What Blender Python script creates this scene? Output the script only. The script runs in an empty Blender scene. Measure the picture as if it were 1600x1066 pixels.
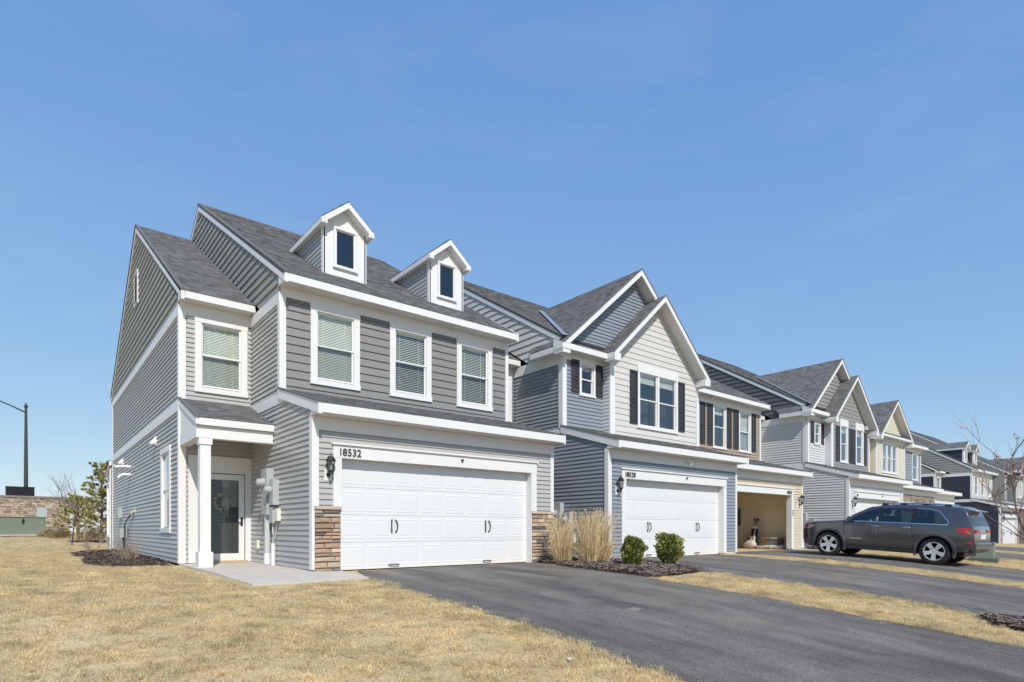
import bpy, bmesh, math, random
import numpy as np
from mathutils import Vector as Vec, Matrix
random.seed(7)
SC = bpy.context.scene
COL = SC.collection
R = math.radians

# ------------------------------------------------------------------ camera
cam = bpy.data.cameras.new('camera'); camo = bpy.data.objects.new('camera', cam); COL.objects.link(camo)
cam.sensor_width = 36; cam.lens = 930 / 1600 * 36; cam.shift_y = 294 / 1600
cam.clip_start = .1; cam.clip_end = 2000
camo.location = (-4.165, -11.012, .826)
camo.rotation_euler = (R(90), 0, -math.atan2(.632127, .774865))
SC.camera = camo
# ------------------------------------------------------------------ sky and sun
SUN = Vec((-.33, -.96, .93)).normalized()          # towards the sun
EL = math.asin(SUN.z); AZ = math.atan2(SUN.x, SUN.y)
w = bpy.data.worlds.new('World'); SC.world = w; w.use_nodes = True
nt = w.node_tree; nt.nodes.clear()
sky = nt.nodes.new('ShaderNodeTexSky'); sky.sky_type = 'NISHITA'; sky.sun_disc = False
sky.sun_elevation = EL; sky.sun_rotation = AZ; sky.altitude = 300
sky.air_density = 1.0; sky.dust_density = 0; sky.ozone_density = 1.0
EXPO = .38
bg = nt.nodes.new('ShaderNodeBackground'); bg.inputs[1].default_value = .15
wo = nt.nodes.new('ShaderNodeOutputWorld')
# film response of the sky: one power curve per colour channel
sep_ = nt.nodes.new('ShaderNodeSeparateColor'); com = nt.nodes.new('ShaderNodeCombineColor'); nt.links.new(sky.outputs[0], sep_.inputs[0])
for i_, (pw_, gain) in enumerate(((.62, .175), (.47, .278), (.22, .548))):
    a_ = nt.nodes.new('ShaderNodeMath'); a_.operation = 'POWER'; a_.inputs[1].default_value = pw_; nt.links.new(sep_.outputs[i_], a_.inputs[0])
    b_ = nt.nodes.new('ShaderNodeMath'); b_.operation = 'MULTIPLY'; b_.inputs[1].default_value = gain / (.15 * 2 ** EXPO); nt.links.new(a_.outputs[0], b_.inputs[0]); nt.links.new(b_.outputs[0], com.inputs[i_])
# very thin cirrus veil
tcw = nt.nodes.new('ShaderNodeTexCoord'); mpw = nt.nodes.new('ShaderNodeMapping'); mpw.inputs['Scale'].default_value = (1.2, 1.2, 5); mpw.inputs['Rotation'].default_value = (.3, .2, .5)
nw = nt.nodes.new('ShaderNodeTexNoise'); nw.inputs['Scale'].default_value = 2.2; nw.inputs['Detail'].default_value = 7; nw.inputs['Roughness'].default_value = .62; nw.inputs['Distortion'].default_value = .6
rw_ = nt.nodes.new('ShaderNodeMapRange'); rw_.inputs[1].default_value = .50; rw_.inputs[2].default_value = .85; rw_.inputs[4].default_value = .12
mw = nt.nodes.new('ShaderNodeMix'); mw.data_type = 'RGBA'; mw.inputs[7].default_value = tuple(x / (.15 * 2 ** EXPO) for x in (.62, .72, .84)) + (1,)
nt.links.new(tcw.outputs['Generated'], mpw.inputs[0]); nt.links.new(mpw.outputs[0], nw.inputs['Vector']); nt.links.new(nw.outputs[0], rw_.inputs[0]); nt.links.new(rw_.outputs[0], mw.inputs[0]); nt.links.new(com.outputs[0], mw.inputs[6])
nt.links.new(mw.outputs[2], bg.inputs[0]); nt.links.new(bg.outputs[0], wo.inputs[0])
sl = bpy.data.lights.new('sun', 'SUN'); sl.energy = 3.15; sl.angle = R(.53); sl.color = (1, .95, .87)
so = bpy.data.objects.new('sun', sl); COL.objects.link(so)
so.rotation_euler = SUN.to_track_quat('Z', 'Y').to_euler()
vs = SC.view_settings
vs.view_transform = 'Standard'; vs.look = 'None'; vs.gamma = 1; vs.exposure = EXPO; vs.use_curve_mapping = False

# ------------------------------------------------------------------ materials
MATS = {}
def node(t, k, **kw):
    n = t.nodes.new('ShaderNode' + k)
    for a, b in kw.items(): setattr(n, a, b)
    return n
def rgb(c): return (c[0], c[1], c[2], 1)
def mat(name, col, rough=.6, var=.06, vscale=3., bump=0., bscale=60., orand=0., island=0., metal=0., spec=.4, col2=None, stretch=(1, 1, 1), pos=False):
    """principled material: base colour wavering between darker/lighter (or col/col2) by noise, plus per object / per island shift"""
    if name in MATS: return MATS[name]
    m = bpy.data.materials.new(name); m.use_nodes = True; t = m.node_tree; L = t.links.new
    p = t.nodes['Principled BSDF']; p.inputs['Roughness'].default_value = rough; p.inputs['Metallic'].default_value = metal
    p.inputs['Specular IOR Level'].default_value = spec
    if pos:
        g = node(t, 'NewGeometry'); co = g.outputs['Position']
    else:
        tc = node(t, 'TexCoord'); co = tc.outputs['Object']
    mp = node(t, 'Mapping'); mp.inputs['Scale'].default_value = stretch; L(co, mp.inputs[0])
    n = node(t, 'TexNoise'); n.inputs['Scale'].default_value = vscale; n.inputs['Detail'].default_value = 6; n.inputs['Roughness'].default_value = .65
    L(mp.outputs[0], n.inputs['Vector'])
    mx = node(t, 'Mix', data_type='RGBA')
    c1 = [max(0, x * (1 - var)) for x in col]; c2 = col2 or [min(1, x * (1 + var)) for x in col]
    mx.inputs[6].default_value = rgb(c1 if not col2 else col); mx.inputs[7].default_value = rgb(c2)
    rp = node(t, 'MapRange'); rp.inputs[1].default_value = .3; rp.inputs[2].default_value = .7
    L(n.outputs[0], rp.inputs[0]); L(rp.outputs[0], mx.inputs[0])
    out = mx.outputs[2]
    def shift(sock, amt, out):
        hs = node(t, 'HueSaturation'); mr = node(t, 'MapRange')
        mr.inputs[3].default_value = 1 - amt; mr.inputs[4].default_value = 1 + amt
        L(sock, mr.inputs[0]); L(mr.outputs[0], hs.inputs['Value']); L(out, hs.inputs['Color']); return hs.outputs[0]
    if orand:
        oi = node(t, 'ObjectInfo'); out = shift(oi.outputs['Random'], orand, out)
    if island:
        gi = node(t, 'NewGeometry'); out = shift(gi.outputs['Random Per Island'], island, out)
    L(out, p.inputs['Base Color'])
    if bump:
        b = node(t, 'Bump'); b.inputs['Strength'].default_value = bump; b.inputs['Distance'].default_value = .01
        nb = node(t, 'TexNoise'); nb.inputs['Scale'].default_value = bscale; nb.inputs['Detail'].default_value = 4
        L(mp.outputs[0], nb.inputs['Vector']); L(nb.outputs[0], b.inputs['Height']); L(b.outputs[0], p.inputs['Normal'])
    MATS[name] = m; return m
def glass(name, tint, refl=1.0):
    if name in MATS: return MATS[name]
    m = bpy.data.materials.new(name); m.use_nodes = True; t = m.node_tree; t.nodes.clear(); L = t.links.new
    tr = node(t, 'BsdfTransparent'); tr.inputs[0].default_value = rgb(tint)
    gl = node(t, 'BsdfGlossy'); gl.inputs['Roughness'].default_value = .015; gl.inputs[0].default_value = (.93, .97, 1, 1)
    fr = node(t, 'LayerWeight'); fr.inputs[0].default_value = .5
    pw = node(t, 'Math', operation='POWER'); pw.inputs[1].default_value = 4.0; L(fr.outputs['Facing'], pw.inputs[0])
    mr = node(t, 'MapRange'); mr.inputs[3].default_value = .06 * refl; mr.inputs[4].default_value = 1.0
    mx = node(t, 'MixShader'); o = node(t, 'OutputMaterial')
    L(pw.outputs[0], mr.inputs[0]); L(mr.outputs[0], mx.inputs[0]); L(tr.outputs[0], mx.inputs[1]); L(gl.outputs[0], mx.inputs[2]); L(mx.outputs[0], o.inputs[0])
    MATS[name] = m; return m
WHITE = mat('white_trim', (.74, .735, .72), .45, .02, 2)
DOORW = mat('white_garage_door', (.72, .72, .72), .4, .02, 1.2, .06, 140)
SOFF = mat('soffit_vinyl', (.66, .64, .60), .55, .03, 4)
STONEM = mat('ledge_stone', (.47, .36, .26), .85, .1, 9, .9, 35, col2=(.56, .47, .36), orand=.36)
STONEG = mat('ledge_stone_grey', (.16, .165, .175), .85, .1, 9, .9, 35, col2=(.27, .26, .25), orand=.3)
STONEP = mat('ledge_stone_rust', (.42, .27, .18), .85, .1, 9, .9, 35, col2=(.52, .37, .27), orand=.3)
MORTAR = mat('mortar', (.16, .13, .11), .9, .2, 20)
ROOFM = mat('shingle', (.105, .104, .105), .9, .2, 45, 1.0, 260, island=.26, col2=(.205, .20, .195))
FLASH = mat('blue_grey_flashing', (.30, .33, .40), .35, .03, 3, metal=.2)
BLACK = mat('black_metal', (.018, .018, .02), .35, .1, 8)
SHUT = mat('shutter_black', (.035, .034, .036), .45, .08, 6, .15, 90, orand=.1)
GREYBOX = mat('grey_enamel', (.42, .435, .435), .35, .05, 5)
PVC = mat('grey_conduit', (.52, .53, .54), .45, .04, 5)
CREAM = mat('cream_plastic', (.72, .70, .60), .5, .04, 5)
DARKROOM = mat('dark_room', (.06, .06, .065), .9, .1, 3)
BLIND = mat('blind_slat', (.90, .90, .84), .5, .04, 6)
SCREEN = glass('insect_screen', (.90, .90, .90), .2)
PANE = glass('window_glass', (.95, .97, .95), 1.0)
PANE_D = glass('window_glass_dark', (.42, .48, .52), 1.6)
CONC = mat('concrete', (.52, .465, .40), .9, .1, 2.2, .3, 90, spec=.15, col2=(.62, .56, .485))
NUMM = mat('number_black', (.03, .03, .028), .4)
SID = dict(
    a=mat('vinyl_warm_grey', (.42, .413, .395), .36, .03, 1.2, .12, 90, orand=.025, stretch=(1, 1, 8)),
    a2=mat('vinyl_shake_grey', (.228, .224, .218), .5, .05, 2, .35, 60, orand=.035, stretch=(6, 6, .7)),
    ag=mat('vinyl_gable_shake', (.30, .295, .265), .55, .05, 2, .3, 60, orand=.03),
    b=mat('vinyl_slate_blue', (.25, .275, .31), .38, .03, 1.2, .12, 90, orand=.025, stretch=(1, 1, 8)),
    b2=mat('vinyl_shake_offwhite', (.60, .58, .55), .55, .03, 2, .3, 60, orand=.025),
    c=mat('vinyl_cream_tan', (.60, .53, .40), .5, .03, 1.2, .12, 90, orand=.025),
    c2=mat('vinyl_brown_tan', (.36, .29, .22), .5, .03, 1.2, .12, 90, orand=.025),
    d=mat('vinyl_pale_grey', (.60, .60, .60), .4, .03, 1.2, .12, 90, orand=.02),
    d2=mat('vinyl_shake_mid_grey', (.27, .265, .255), .55, .04, 2, .3, 60, orand=.03),
    dg=mat('vinyl_shake_charcoal', (.12, .12, .125), .55, .05, 2, .3, 60, orand=.03),
    e=mat('vinyl_pale_yellow', (.66, .62, .50), .5, .03, 1.2, .12, 90, orand=.02),
    g=mat('vinyl_navy', (.040, .042, .060), .5, .05, 1.2, .12, 90, orand=.03),
    f=mat('vinyl_blue_grey', (.25, .28, .31), .5, .04, 2, .2, 70, orand=.03))

# ------------------------------------------------------------------ mesh helpers
class Fr:
    def __init__(s, O, U, V, N): s.O, s.U, s.V, s.N = Vec(O), Vec(U), Vec(V), Vec(N)
    def p(s, u, v, n=0): return s.O + s.U * u + s.V * v + s.N * n
def front(y): return Fr((0, y, 0), (1, 0, 0), (0, 0, 1), (0, -1, 0))
def back(y): return Fr((0, y, 0), (1, 0, 0), (0, 0, 1), (0, 1, 0))
def left(x): return Fr((x, 0, 0), (0, 1, 0), (0, 0, 1), (-1, 0, 0))
def right(x): return Fr((x, 0, 0), (0, 1, 0), (0, 0, 1), (1, 0, 0))
def flat(z): return Fr((0, 0, z), (1, 0, 0), (0, 1, 0), (0, 0, 1))
class MB:
    def __init__(s): s.v = []; s.f = []
    def add(s, vs, fs):
        b = len(s.v); s.v += [tuple(x) for x in vs]; s.f += [tuple(b + i for i in f) for f in fs]; return s
    def prism(s, fr, poly, n0, n1):
        k = len(poly); vs = [fr.p(u, v, n0) for u, v in poly] + [fr.p(u, v, n1) for u, v in poly]
        fs = [tuple(range(k - 1, -1, -1)), tuple(range(k, 2 * k))] + [(i, (i + 1) % k, k + (i + 1) % k, k + i) for i in range(k)]
        return s.add(vs, fs)
    def box(s, fr, u0, u1, v0, v1, n0, n1): return s.prism(fr, [(u0, v0), (u1, v0), (u1, v1), (u0, v1)], n0, n1)
    def cube(s, x0, x1, y0, y1, z0, z1): return s.box(flat(0), x0, x1, y0, y1, z0, z1)
    def tube(s, pts, rad, k=8, cap=True):
        """pts: list of points, rad: radius or list"""
        pts = [Vec(p) for p in pts]; n = len(pts); rr = rad if isinstance(rad, (list, tuple)) else [rad] * n
        vs = []; fs = []
        for i, p in enumerate(pts):
            d = (pts[min(i + 1, n - 1)] - pts[max(i - 1, 0)]).normalized()
            a = d.orthogonal().normalized() if i == 0 else (A - d * A.dot(d)).normalized()
            A = a; b = d.cross(a)
            vs += [p + (a * math.cos(2 * math.pi * j / k) + b * math.sin(2 * math.pi * j / k)) * rr[i] for j in range(k)]
        for i in range(n - 1):
            fs += [(i * k + j, i * k + (j + 1) % k, (i + 1) * k + (j + 1) % k, (i + 1) * k + j) for j in range(k)]
        if cap: fs += [tuple(range(k - 1, -1, -1)), tuple((n - 1) * k + j for j in range(k))]
        return s.add(vs, fs)
    def lathe(s, prof, k=16, O=(0, 0, 0), M=None):
        """prof: (r, h) around local z at O; M optional 3x3"""
        O = Vec(O); vs = []; fs = []; n = len(prof)
        for r, h in prof:
            for j in range(k):
                q = Vec((r * math.cos(2 * math.pi * j / k), r * math.sin(2 * math.pi * j / k), h))
                vs.append(O + (M @ q if M else q))
        for i in range(n - 1):
            fs += [(i * k + j, i * k + (j + 1) % k, (i + 1) * k + (j + 1) % k, (i + 1) * k + j) for j in range(k)]
        fs += [tuple(range(k - 1, -1, -1)), tuple((n - 1) * k + j for j in range(k))]
        return s.add(vs, fs)
def obj(name, mb, m, parent=None, smooth=False, fix=True, stuff=False):
    me = bpy.data.meshes.new(name)
    me.from_pydata(mb.v, [], mb.f)
    if fix:
        bm = bmesh.new(); bm.from_mesh(me); bmesh.ops.recalc_face_normals(bm, faces=bm.faces); bm.to_mesh(me); bm.free()
    if smooth:
        me.polygons.foreach_set('use_smooth', [True] * len(me.polygons)); me.set_sharp_from_angle(angle=R(38))
    o = bpy.data.objects.new(name, me); me.materials.append(m); COL.objects.link(o)
    if parent: o.parent = parent
    if stuff: o['kind'] = 'stuff'
    return o
def box(name, fr, u0, u1, v0, v1, n0, n1, m, parent): return obj(name, MB().box(fr, u0, u1, v0, v1, n0, n1), m, parent)
def tag(o, label, cat, group=None):
    o['label'] = label; o['category'] = cat
    if group: o['group'] = group
    return o
def thing(name, label, cat, loc=(0, 0, 0), rz=0, group=None):
    o = bpy.data.objects.new(name, None); o.empty_display_size = .2; COL.objects.link(o)
    o.location = loc; o.rotation_euler = (0, 0, rz); return tag(o, label, cat, group)
def struct(o): o['kind'] = 'structure'; return o
def grid_mesh(name, xs, ys, zf, m, off=0):
    vs = [(x, y, zf(x, y) + off) for y in ys for x in xs]; k = len(xs)
    fs = [(j * k + i, j * k + i + 1, (j + 1) * k + i + 1, (j + 1) * k + i) for j in range(len(ys) - 1) for i in range(k - 1)]
    b = MB().add(vs, fs); return obj(name, b, m, fix=False, smooth=True)

# ------------------------------------------------------------------ ground
def gz(x, y):
    z = 0.
    if y < 0:
        if y > -7: z = -.0075 * y * y
        elif y > -15: z = -.3675 - .105 * (-7 - y)
        else: z = -1.2075
    if x > 40: z -= .43 * min(1, (x - 40) / 13)
    if y > 18: z += .012 * (min(y, 48) - 18)
    return z
def lawn_mat(name='dry_lawn_soil'):
    m = bpy.data.materials.new(name); m.use_nodes = True; t = m.node_tree; L = t.links.new; p = t.nodes['Principled BSDF']
    p.inputs['Roughness'].default_value = .95; p.inputs['Specular IOR Level'].default_value = .1
    g = node(t, 'NewGeometry'); n1 = node(t, 'TexNoise'); n1.inputs['Scale'].default_value = .7; n1.inputs['Detail'].default_value = 5
    n2 = node(t, 'TexNoise'); n2.inputs['Scale'].default_value = 90; n2.inputs['Detail'].default_value = 3
    L(g.outputs['Position'], n1.inputs['Vector']); L(g.outputs['Position'], n2.inputs['Vector'])
    r1 = node(t, 'ValToRGB'); r1.color_ramp.elements[0].position = .35; r1.color_ramp.elements[1].position = .68
    r1.color_ramp.elements[0].color = (.60, .47, .27, 1); r1.color_ramp.elements[1].color = (.76, .61, .38, 1)
    r2 = node(t, 'ValToRGB'); r2.color_ramp.elements[0].position = .36; r2.color_ramp.elements[1].position = .62
    r2.color_ramp.elements[0].color = (.6, .56, .48, 1); r2.color_ramp.elements[1].color = (1, 1, 1, 1)
    mx = node(t, 'Mix', data_type='RGBA', blend_type='MULTIPLY'); mx.inputs[0].default_value = 1
    L(n1.outputs[0], r1.inputs[0]); L(n2.outputs[0], r2.inputs[0]); L(r1.outputs[0], mx.inputs[6]); L(r2.outputs[0], mx.inputs[7]); L(mx.outputs[2], p.inputs['Base Color'])
    n2.inputs['Scale'].default_value = 55; n2.inputs['Detail'].default_value = 6
    b = node(t, 'Bump'); b.inputs['Strength'].default_value = .5; b.inputs['Distance'].default_value = .03
    L(n2.outputs[0], b.inputs['Height']); L(b.outputs[0], p.inputs['Normal']); return m
def frange(a, b, s):
    n = max(1, int(round((b - a) / s))); return [a + (b - a) * i / n for i in range(n + 1)]
LAWN = lawn_mat()
xs = [-400, -200, -100, -60] + frange(-40, 80, 2.5) + [110, 160, 250, 400]
ys = [-300, -120, -60, -30] + frange(-18, 20, .5) + frange(22, 60, 3) + [90, 150, 260, 400]
struct(grid_mesh('ground', xs, ys, gz, LAWN))

def asphalt():
    m = bpy.data.materials.new('asphalt'); m.use_nodes = True; t = m.node_tree; L = t.links.new; p = t.nodes['Principled BSDF']
    g = node(t, 'NewGeometry'); mp = node(t, 'Mapping'); mp.inputs['Scale'].default_value = (1.5, .28, 1); L(g.outputs['Position'], mp.inputs[0])
    n1 = node(t, 'TexNoise'); n1.inputs['Scale'].default_value = .9; n1.inputs['Detail'].default_value = 7; n1.inputs['Roughness'].default_value = .6; L(mp.outputs[0], n1.inputs['Vector'])
    n2 = node(t, 'TexNoise'); n2.inputs['Scale'].default_value = 46; n2.inputs['Detail'].default_value = 8; n2.inputs['Roughness'].default_value = .85; L(g.outputs['Position'], n2.inputs['Vector'])
    vo = node(t, 'TexVoronoi'); vo.inputs['Scale'].default_value = 38; L(g.outputs['Position'], vo.inputs['Vector'])
    r1 = node(t, 'ValToRGB'); r1.color_ramp.elements[0].position = .36; r1.color_ramp.elements[1].position = .72
    r1.color_ramp.elements[0].color = (.135, .126, .118, 1); r1.color_ramp.elements[1].color = (.30, .272, .24, 1)
    r2 = node(t, 'ValToRGB'); r2.color_ramp.elements[0].position = .36; r2.color_ramp.elements[1].position = .64
    r2.color_ramp.elements[0].color = (.30, .30, .30, 1); r2.color_ramp.elements[1].color = (1.38, 1.36, 1.32, 1)
    mx = node(t, 'Mix', data_type='RGBA', blend_type='MULTIPLY'); mx.inputs[0].default_value = 1
    L(n1.outputs[0], r1.inputs[0]); L(n2.outputs[0], r2.inputs[0]); L(r1.outputs[0], mx.inputs[6]); L(r2.outputs[0], mx.inputs[7])
    n4 = node(t, 'TexNoise'); n4.inputs['Scale'].default_value = 1.3; n4.inputs['Detail'].default_value = 8; n4.inputs['Distortion'].default_value = 1.2; L(g.outputs['Position'], n4.inputs['Vector'])
    r4 = node(t, 'MapRange'); r4.inputs[1].default_value = .42; r4.inputs[2].default_value = .62; r4.inputs[3].default_value = .88; r4.inputs[4].default_value = 1.06; L(n4.outputs[0], r4.inputs[0])
    h4 = node(t, 'HueSaturation'); L(r4.outputs[0], h4.inputs['Value']); L(mx.outputs[2], h4.inputs['Color'])
    # scattered pale grit
    r3 = node(t, 'ValToRGB'); r3.color_ramp.elements[0].position = .0; r3.color_ramp.elements[1].position = .11
    r3.color_ramp.elements[0].color = (1, 1, 1, 1); r3.color_ramp.elements[1].color = (0, 0, 0, 1); L(vo.outputs['Distance'], r3.inputs[0])
    m2 = node(t, 'Mix', data_type='RGBA'); m2.inputs[7].default_value = (.42, .38, .34, 1)
    L(r3.outputs[0], m2.inputs[0]); L(h4.outputs[0], m2.inputs[6]); L(m2.outputs[2], p.inputs['Base Color'])
    p.inputs['Roughness'].default_value = .9; p.inputs['Specular IOR Level'].default_value = .12
    b = node(t, 'Bump'); b.inputs['Strength'].default_value = .6; b.inputs['Distance'].default_value = .008; L(n2.outputs[0], b.inputs['Height']); L(b.outputs[0], p.inputs['Normal'])
    return m
ASPH = asphalt()
def wob(y, s): return .035 * math.sin(y * 1.9 + s) + .02 * math.sin(y * 5.3 + 2 * s)
DRV = []                                           # (xl(y), xr(y), y0, y1)
def driveway(name, xl, xr, y0, y1, label):
    ys = frange(y0, y1, .25); vs = []; fs = []; k = 7
    for y in ys:
        a, b = xl(y), xr(y)
        for i in range(k):
            x = a + (b - a) * i / (k - 1)
            vs.append((x, y, gz(x, y) + .012))
    for j in range(len(ys) - 1): fs += [(j * k + i, j * k + i + 1, (j + 1) * k + i + 1, (j + 1) * k + i) for i in range(k - 1)]
    DRV.append((xl, xr, y0, y1)); o = obj(name, MB().add(vs, fs), ASPH, fix=False, smooth=True); o['label'] = label
    return struct(o)
def lerp(a, b, t): return a + (b - a) * max(0, min(1, t))
driveway('driveway', lambda y: .16 + wob(y, 0) + .32 * max(0, 1 + (y + 1.3)) * (y > -2.3), lambda y: 5.05 + wob(y, 1) + .35 * max(0, (y + 3) / 3) + .25 * max(0, (-y - 7) / 3), -15.5, -.0, 'dark asphalt driveway in front of the nearest garage')
driveway('driveway', lambda y: 7.2 + wob(y, 2) + .08 * max(0, -y - 4) + .9 * max(0, (y + 3.6) / 3.2), lambda y: 12.55 + wob(y, 3) + .8 * max(0, (y + 2.5) / 2.5), -15.5, -.45, 'asphalt driveway behind the two round bushes')
driveway('driveway', lambda y: 13.85 + wob(y, 4), lambda y: 18.15 + wob(y, 5) + 1.5 * max(0, (y + 3) / 3.2), -15.5, .38, 'asphalt driveway under the parked grey car')
driveway('driveway', lambda y: 22.6 + wob(y, 6), lambda y: 27.6 + wob(y, 7), -15.5, -.78, 'asphalt driveway beyond the small green utility box')
driveway('driveway', lambda y: 29.3 + wob(y, 8), lambda y: 34.6 + wob(y, 9), -15.5, .03, 'asphalt driveway in front of the stone banded garage')
driveway('driveway', lambda y: 56 + wob(y, 3), lambda y: 61 + wob(y, 5), -15.5, 1.03, 'asphalt driveway of the far navy townhouse')
road = grid_mesh('road', frange(-120, 160, 8), frange(-23, -15.4, 1.9), lambda x, y: gz(x, y) + .004, ASPH); struct(road)

# ------------------------------------------------------------------ cladding
def span(poly, v):
    xs = []
    n = len(poly)
    for i in range(n):
        (u0, v0), (u1, v1) = poly[i], poly[(i + 1) % n]
        if (v0 - v) * (v1 - v) < 0 or (v0 == v) != (v1 == v):
            if v1 != v0 and min(v0, v1) <= v <= max(v0, v1): xs.append(u0 + (u1 - u0) * (v - v0) / (v1 - v0))
    return (min(xs), max(xs)) if len(xs) >= 2 else None
def courses(poly, holes, e, start=None):
    """trapezoid pieces (uL0,uR0,uL1,uR1,v0,v1) of every course"""
    vmin = min(p[1] for p in poly); vmax = max(p[1] for p in poly); v = vmin if start is None else start; out = []
    while v < vmax - .012:
        a, b = max(v, vmin), min(v + e, vmax); v += e
        if b - a < .012: continue
        s0, s1 = span(poly, a + 1e-4), span(poly, b - 1e-4)
        if not s0 or not s1: continue
        segs = [(s0[0], s0[1], s1[0], s1[1], a, b)]
        for (h0, h1, g0, g1) in holes:
            new = []
            for (l0, r0, l1, r1, c, d) in segs:
                if g1 <= c + .004 or g0 >= d - .004 or h1 <= min(l0, l1) or h0 >= max(r0, r1): new.append((l0, r0, l1, r1, c, d)); continue
                if h0 > max(l0, l1): new.append((l0, h0, l1, h0, c, d))
                if h1 < min(r0, r1): new.append((h1, r0, h1, r1, c, d))
                m0, m1 = max(h0, min(l0, l1)), min(h1, max(r0, r1))
                if g0 - c > .01: new.append((m0, m1, m0, m1, c, g0))
                if d - g1 > .01: new.append((m0, m1, m0, m1, g1, d))
            segs = new
        out += [s for s in segs if max(s[1] - s[0], s[3] - s[2]) > .01]
    return out
def piece(mb, fr, s, tb, tt=.002):
    l0, r0, l1, r1, a, b = s
    if r0 - l0 > .03 and r1 - l1 > .03: l0 += .006; l1 += .006; r0 -= .006; r1 -= .006
    if r1 - l1 < .002: l1 = r1 = (l1 + r1) / 2; r1 += .002
    vs = [fr.p(l0, a, -.002), fr.p(r0, a, -.002), fr.p(r0, a, tb), fr.p(l0, a, tb), fr.p(l1, b, -.002), fr.p(r1, b, -.002), fr.p(r1, b, tt), fr.p(l1, b, tt)]
    mb.add(vs, [(0, 1, 2, 3), (3, 2, 6, 7), (0, 3, 7, 4), (1, 5, 6, 2), (4, 7, 6, 5), (0, 4, 5, 1)])
NB = {}
def clad(h, fr, poly, holes=(), e=.108, m=None, tb=.026, sep=True, name='siding_board', start=None):
    """sheathing wall with every board a child of it"""
    holes = [(a - .014, b + .014, c - .014, d + .014) for a, b, c, d in holes]
    wb = MB(); br = sorted({p[1] for p in poly} | {x for hh in holes for x in hh[2:]})
    lo, hi = min(p[1] for p in poly), max(p[1] for p in poly); br = [b for b in br if lo <= b <= hi]
    for a, b in zip(br, br[1:]):
        if b - a < 1e-4: continue
        s0, s1 = span(poly, a + 1e-5), span(poly, b - 1e-5)
        if not s0 or not s1: continue
        cuts = sorted([(hh[0], hh[1]) for hh in holes if hh[2] < b - 1e-4 and hh[3] > a + 1e-4])
        edges = [(s0[0], s1[0])] + [q for c in cuts for q in ((c[0], c[0]), (c[1], c[1]))] + [(s0[1], s1[1])]
        for i in range(0, len(edges), 2):
            (l0, l1), (r0, r1) = edges[i], edges[i + 1]
            if max(r0 - l0, r1 - l1) > .005: wb.prism(fr, [(l0, a), (r0, a), (max(r1, l1 + .001), b), (l1, b)], -.12, -.003)
    wall = obj('wall', wb, m, h)
    segs = courses(poly, holes, e, start)
    if sep:
        for s in segs:
            b = MB(); piece(b, fr, s, tb * random.uniform(.94, 1.06)); obj(name, b, m, wall)
        NB[h.name] = NB.get(h.name, 0) + len(segs)
    else:
        b = MB()
        for s in segs: piece(b, fr, s, tb)
        obj(name + 's', b, m, wall, stuff=True)
    return wall
def roof(h, O, U, Vd, poly, th=.05, tabs=True, name='roof'):
    U = Vec(U).normalized(); Vd = Vec(Vd).normalized(); N = U.cross(Vd)
    if N.z < 0: N = -N
    fr = Fr(O, U, Vd, N)
    r = obj(name, MB().prism(fr, poly, -th, 0), ROOFM, h)
    if tabs:
        b = MB()
        for k, s in enumerate(courses(poly, (), .14)):
            l0, r0, l1, r1, a, c = s; u = min(l0, l1) - random.random() * .3; end = max(r0, r1)
            while u < end:
                u2 = u + random.uniform(.09, .26)
                A, B = max(u, l0), min(u2, r0); A1, B1 = max(u, l1), min(u2, r1)
                if B - A > .01 or B1 - A1 > .01:
                    t = random.choice((.006, .009, .014))
                    A, B = (A, max(B, A + .001)); A1, B1 = (min(A1, B1 - .001) if B1 < A1 else A1, B1) if B1 >= A1 else ((A1 + B1) / 2, (A1 + B1) / 2 + .001)
                    b.add([fr.p(A, a, .001), fr.p(B, a, .001), fr.p(A, a, t), fr.p(B, a, t), fr.p(A1, c, .003), fr.p(B1, c, .003)], [(0, 1, 3, 2), (2, 3, 5, 4)])
                u = u2
        obj('shingles', b, ROOFM, r, fix=False, stuff=True)
    return r
def roof_y(h, x0, x1, y0, z0, sl, yr, rise=1, tabs=True, cut=None):
    """slope rising towards +y (rise=1) or -y"""
    Vd = Vec((0, rise, sl)).normalized(); ln = abs(yr - y0) / Vd.y * rise if rise > 0 else abs(yr - y0) / -Vd.y
    return roof(h, (x0, y0, z0), (1, 0, 0), Vd, cut or [(0, 0), (x1 - x0, 0), (x1 - x0, ln), (0, ln)], tabs=tabs)
def rake(h, fr, u0, v0, u1, v1, wd=.17, n0=0., n1=.05, m=None, name='rake_board'):
    return obj(name, MB().prism(fr, [(u0, v0 - wd), (u1, v1 - wd), (u1, v1), (u0, v1 if u0 == u1 else v0)], n0, n1), m or WHITE, h)
def rake_shingle_edge(h, fr, u0, v0, u1, v1, n0, n1):
    return obj('drip_edge', MB().prism(fr, [(u0, v0), (u1, v1), (u1, v1 + .035), (u0, v0 + .035)], n0, n1), ROOFM, h)

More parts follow.
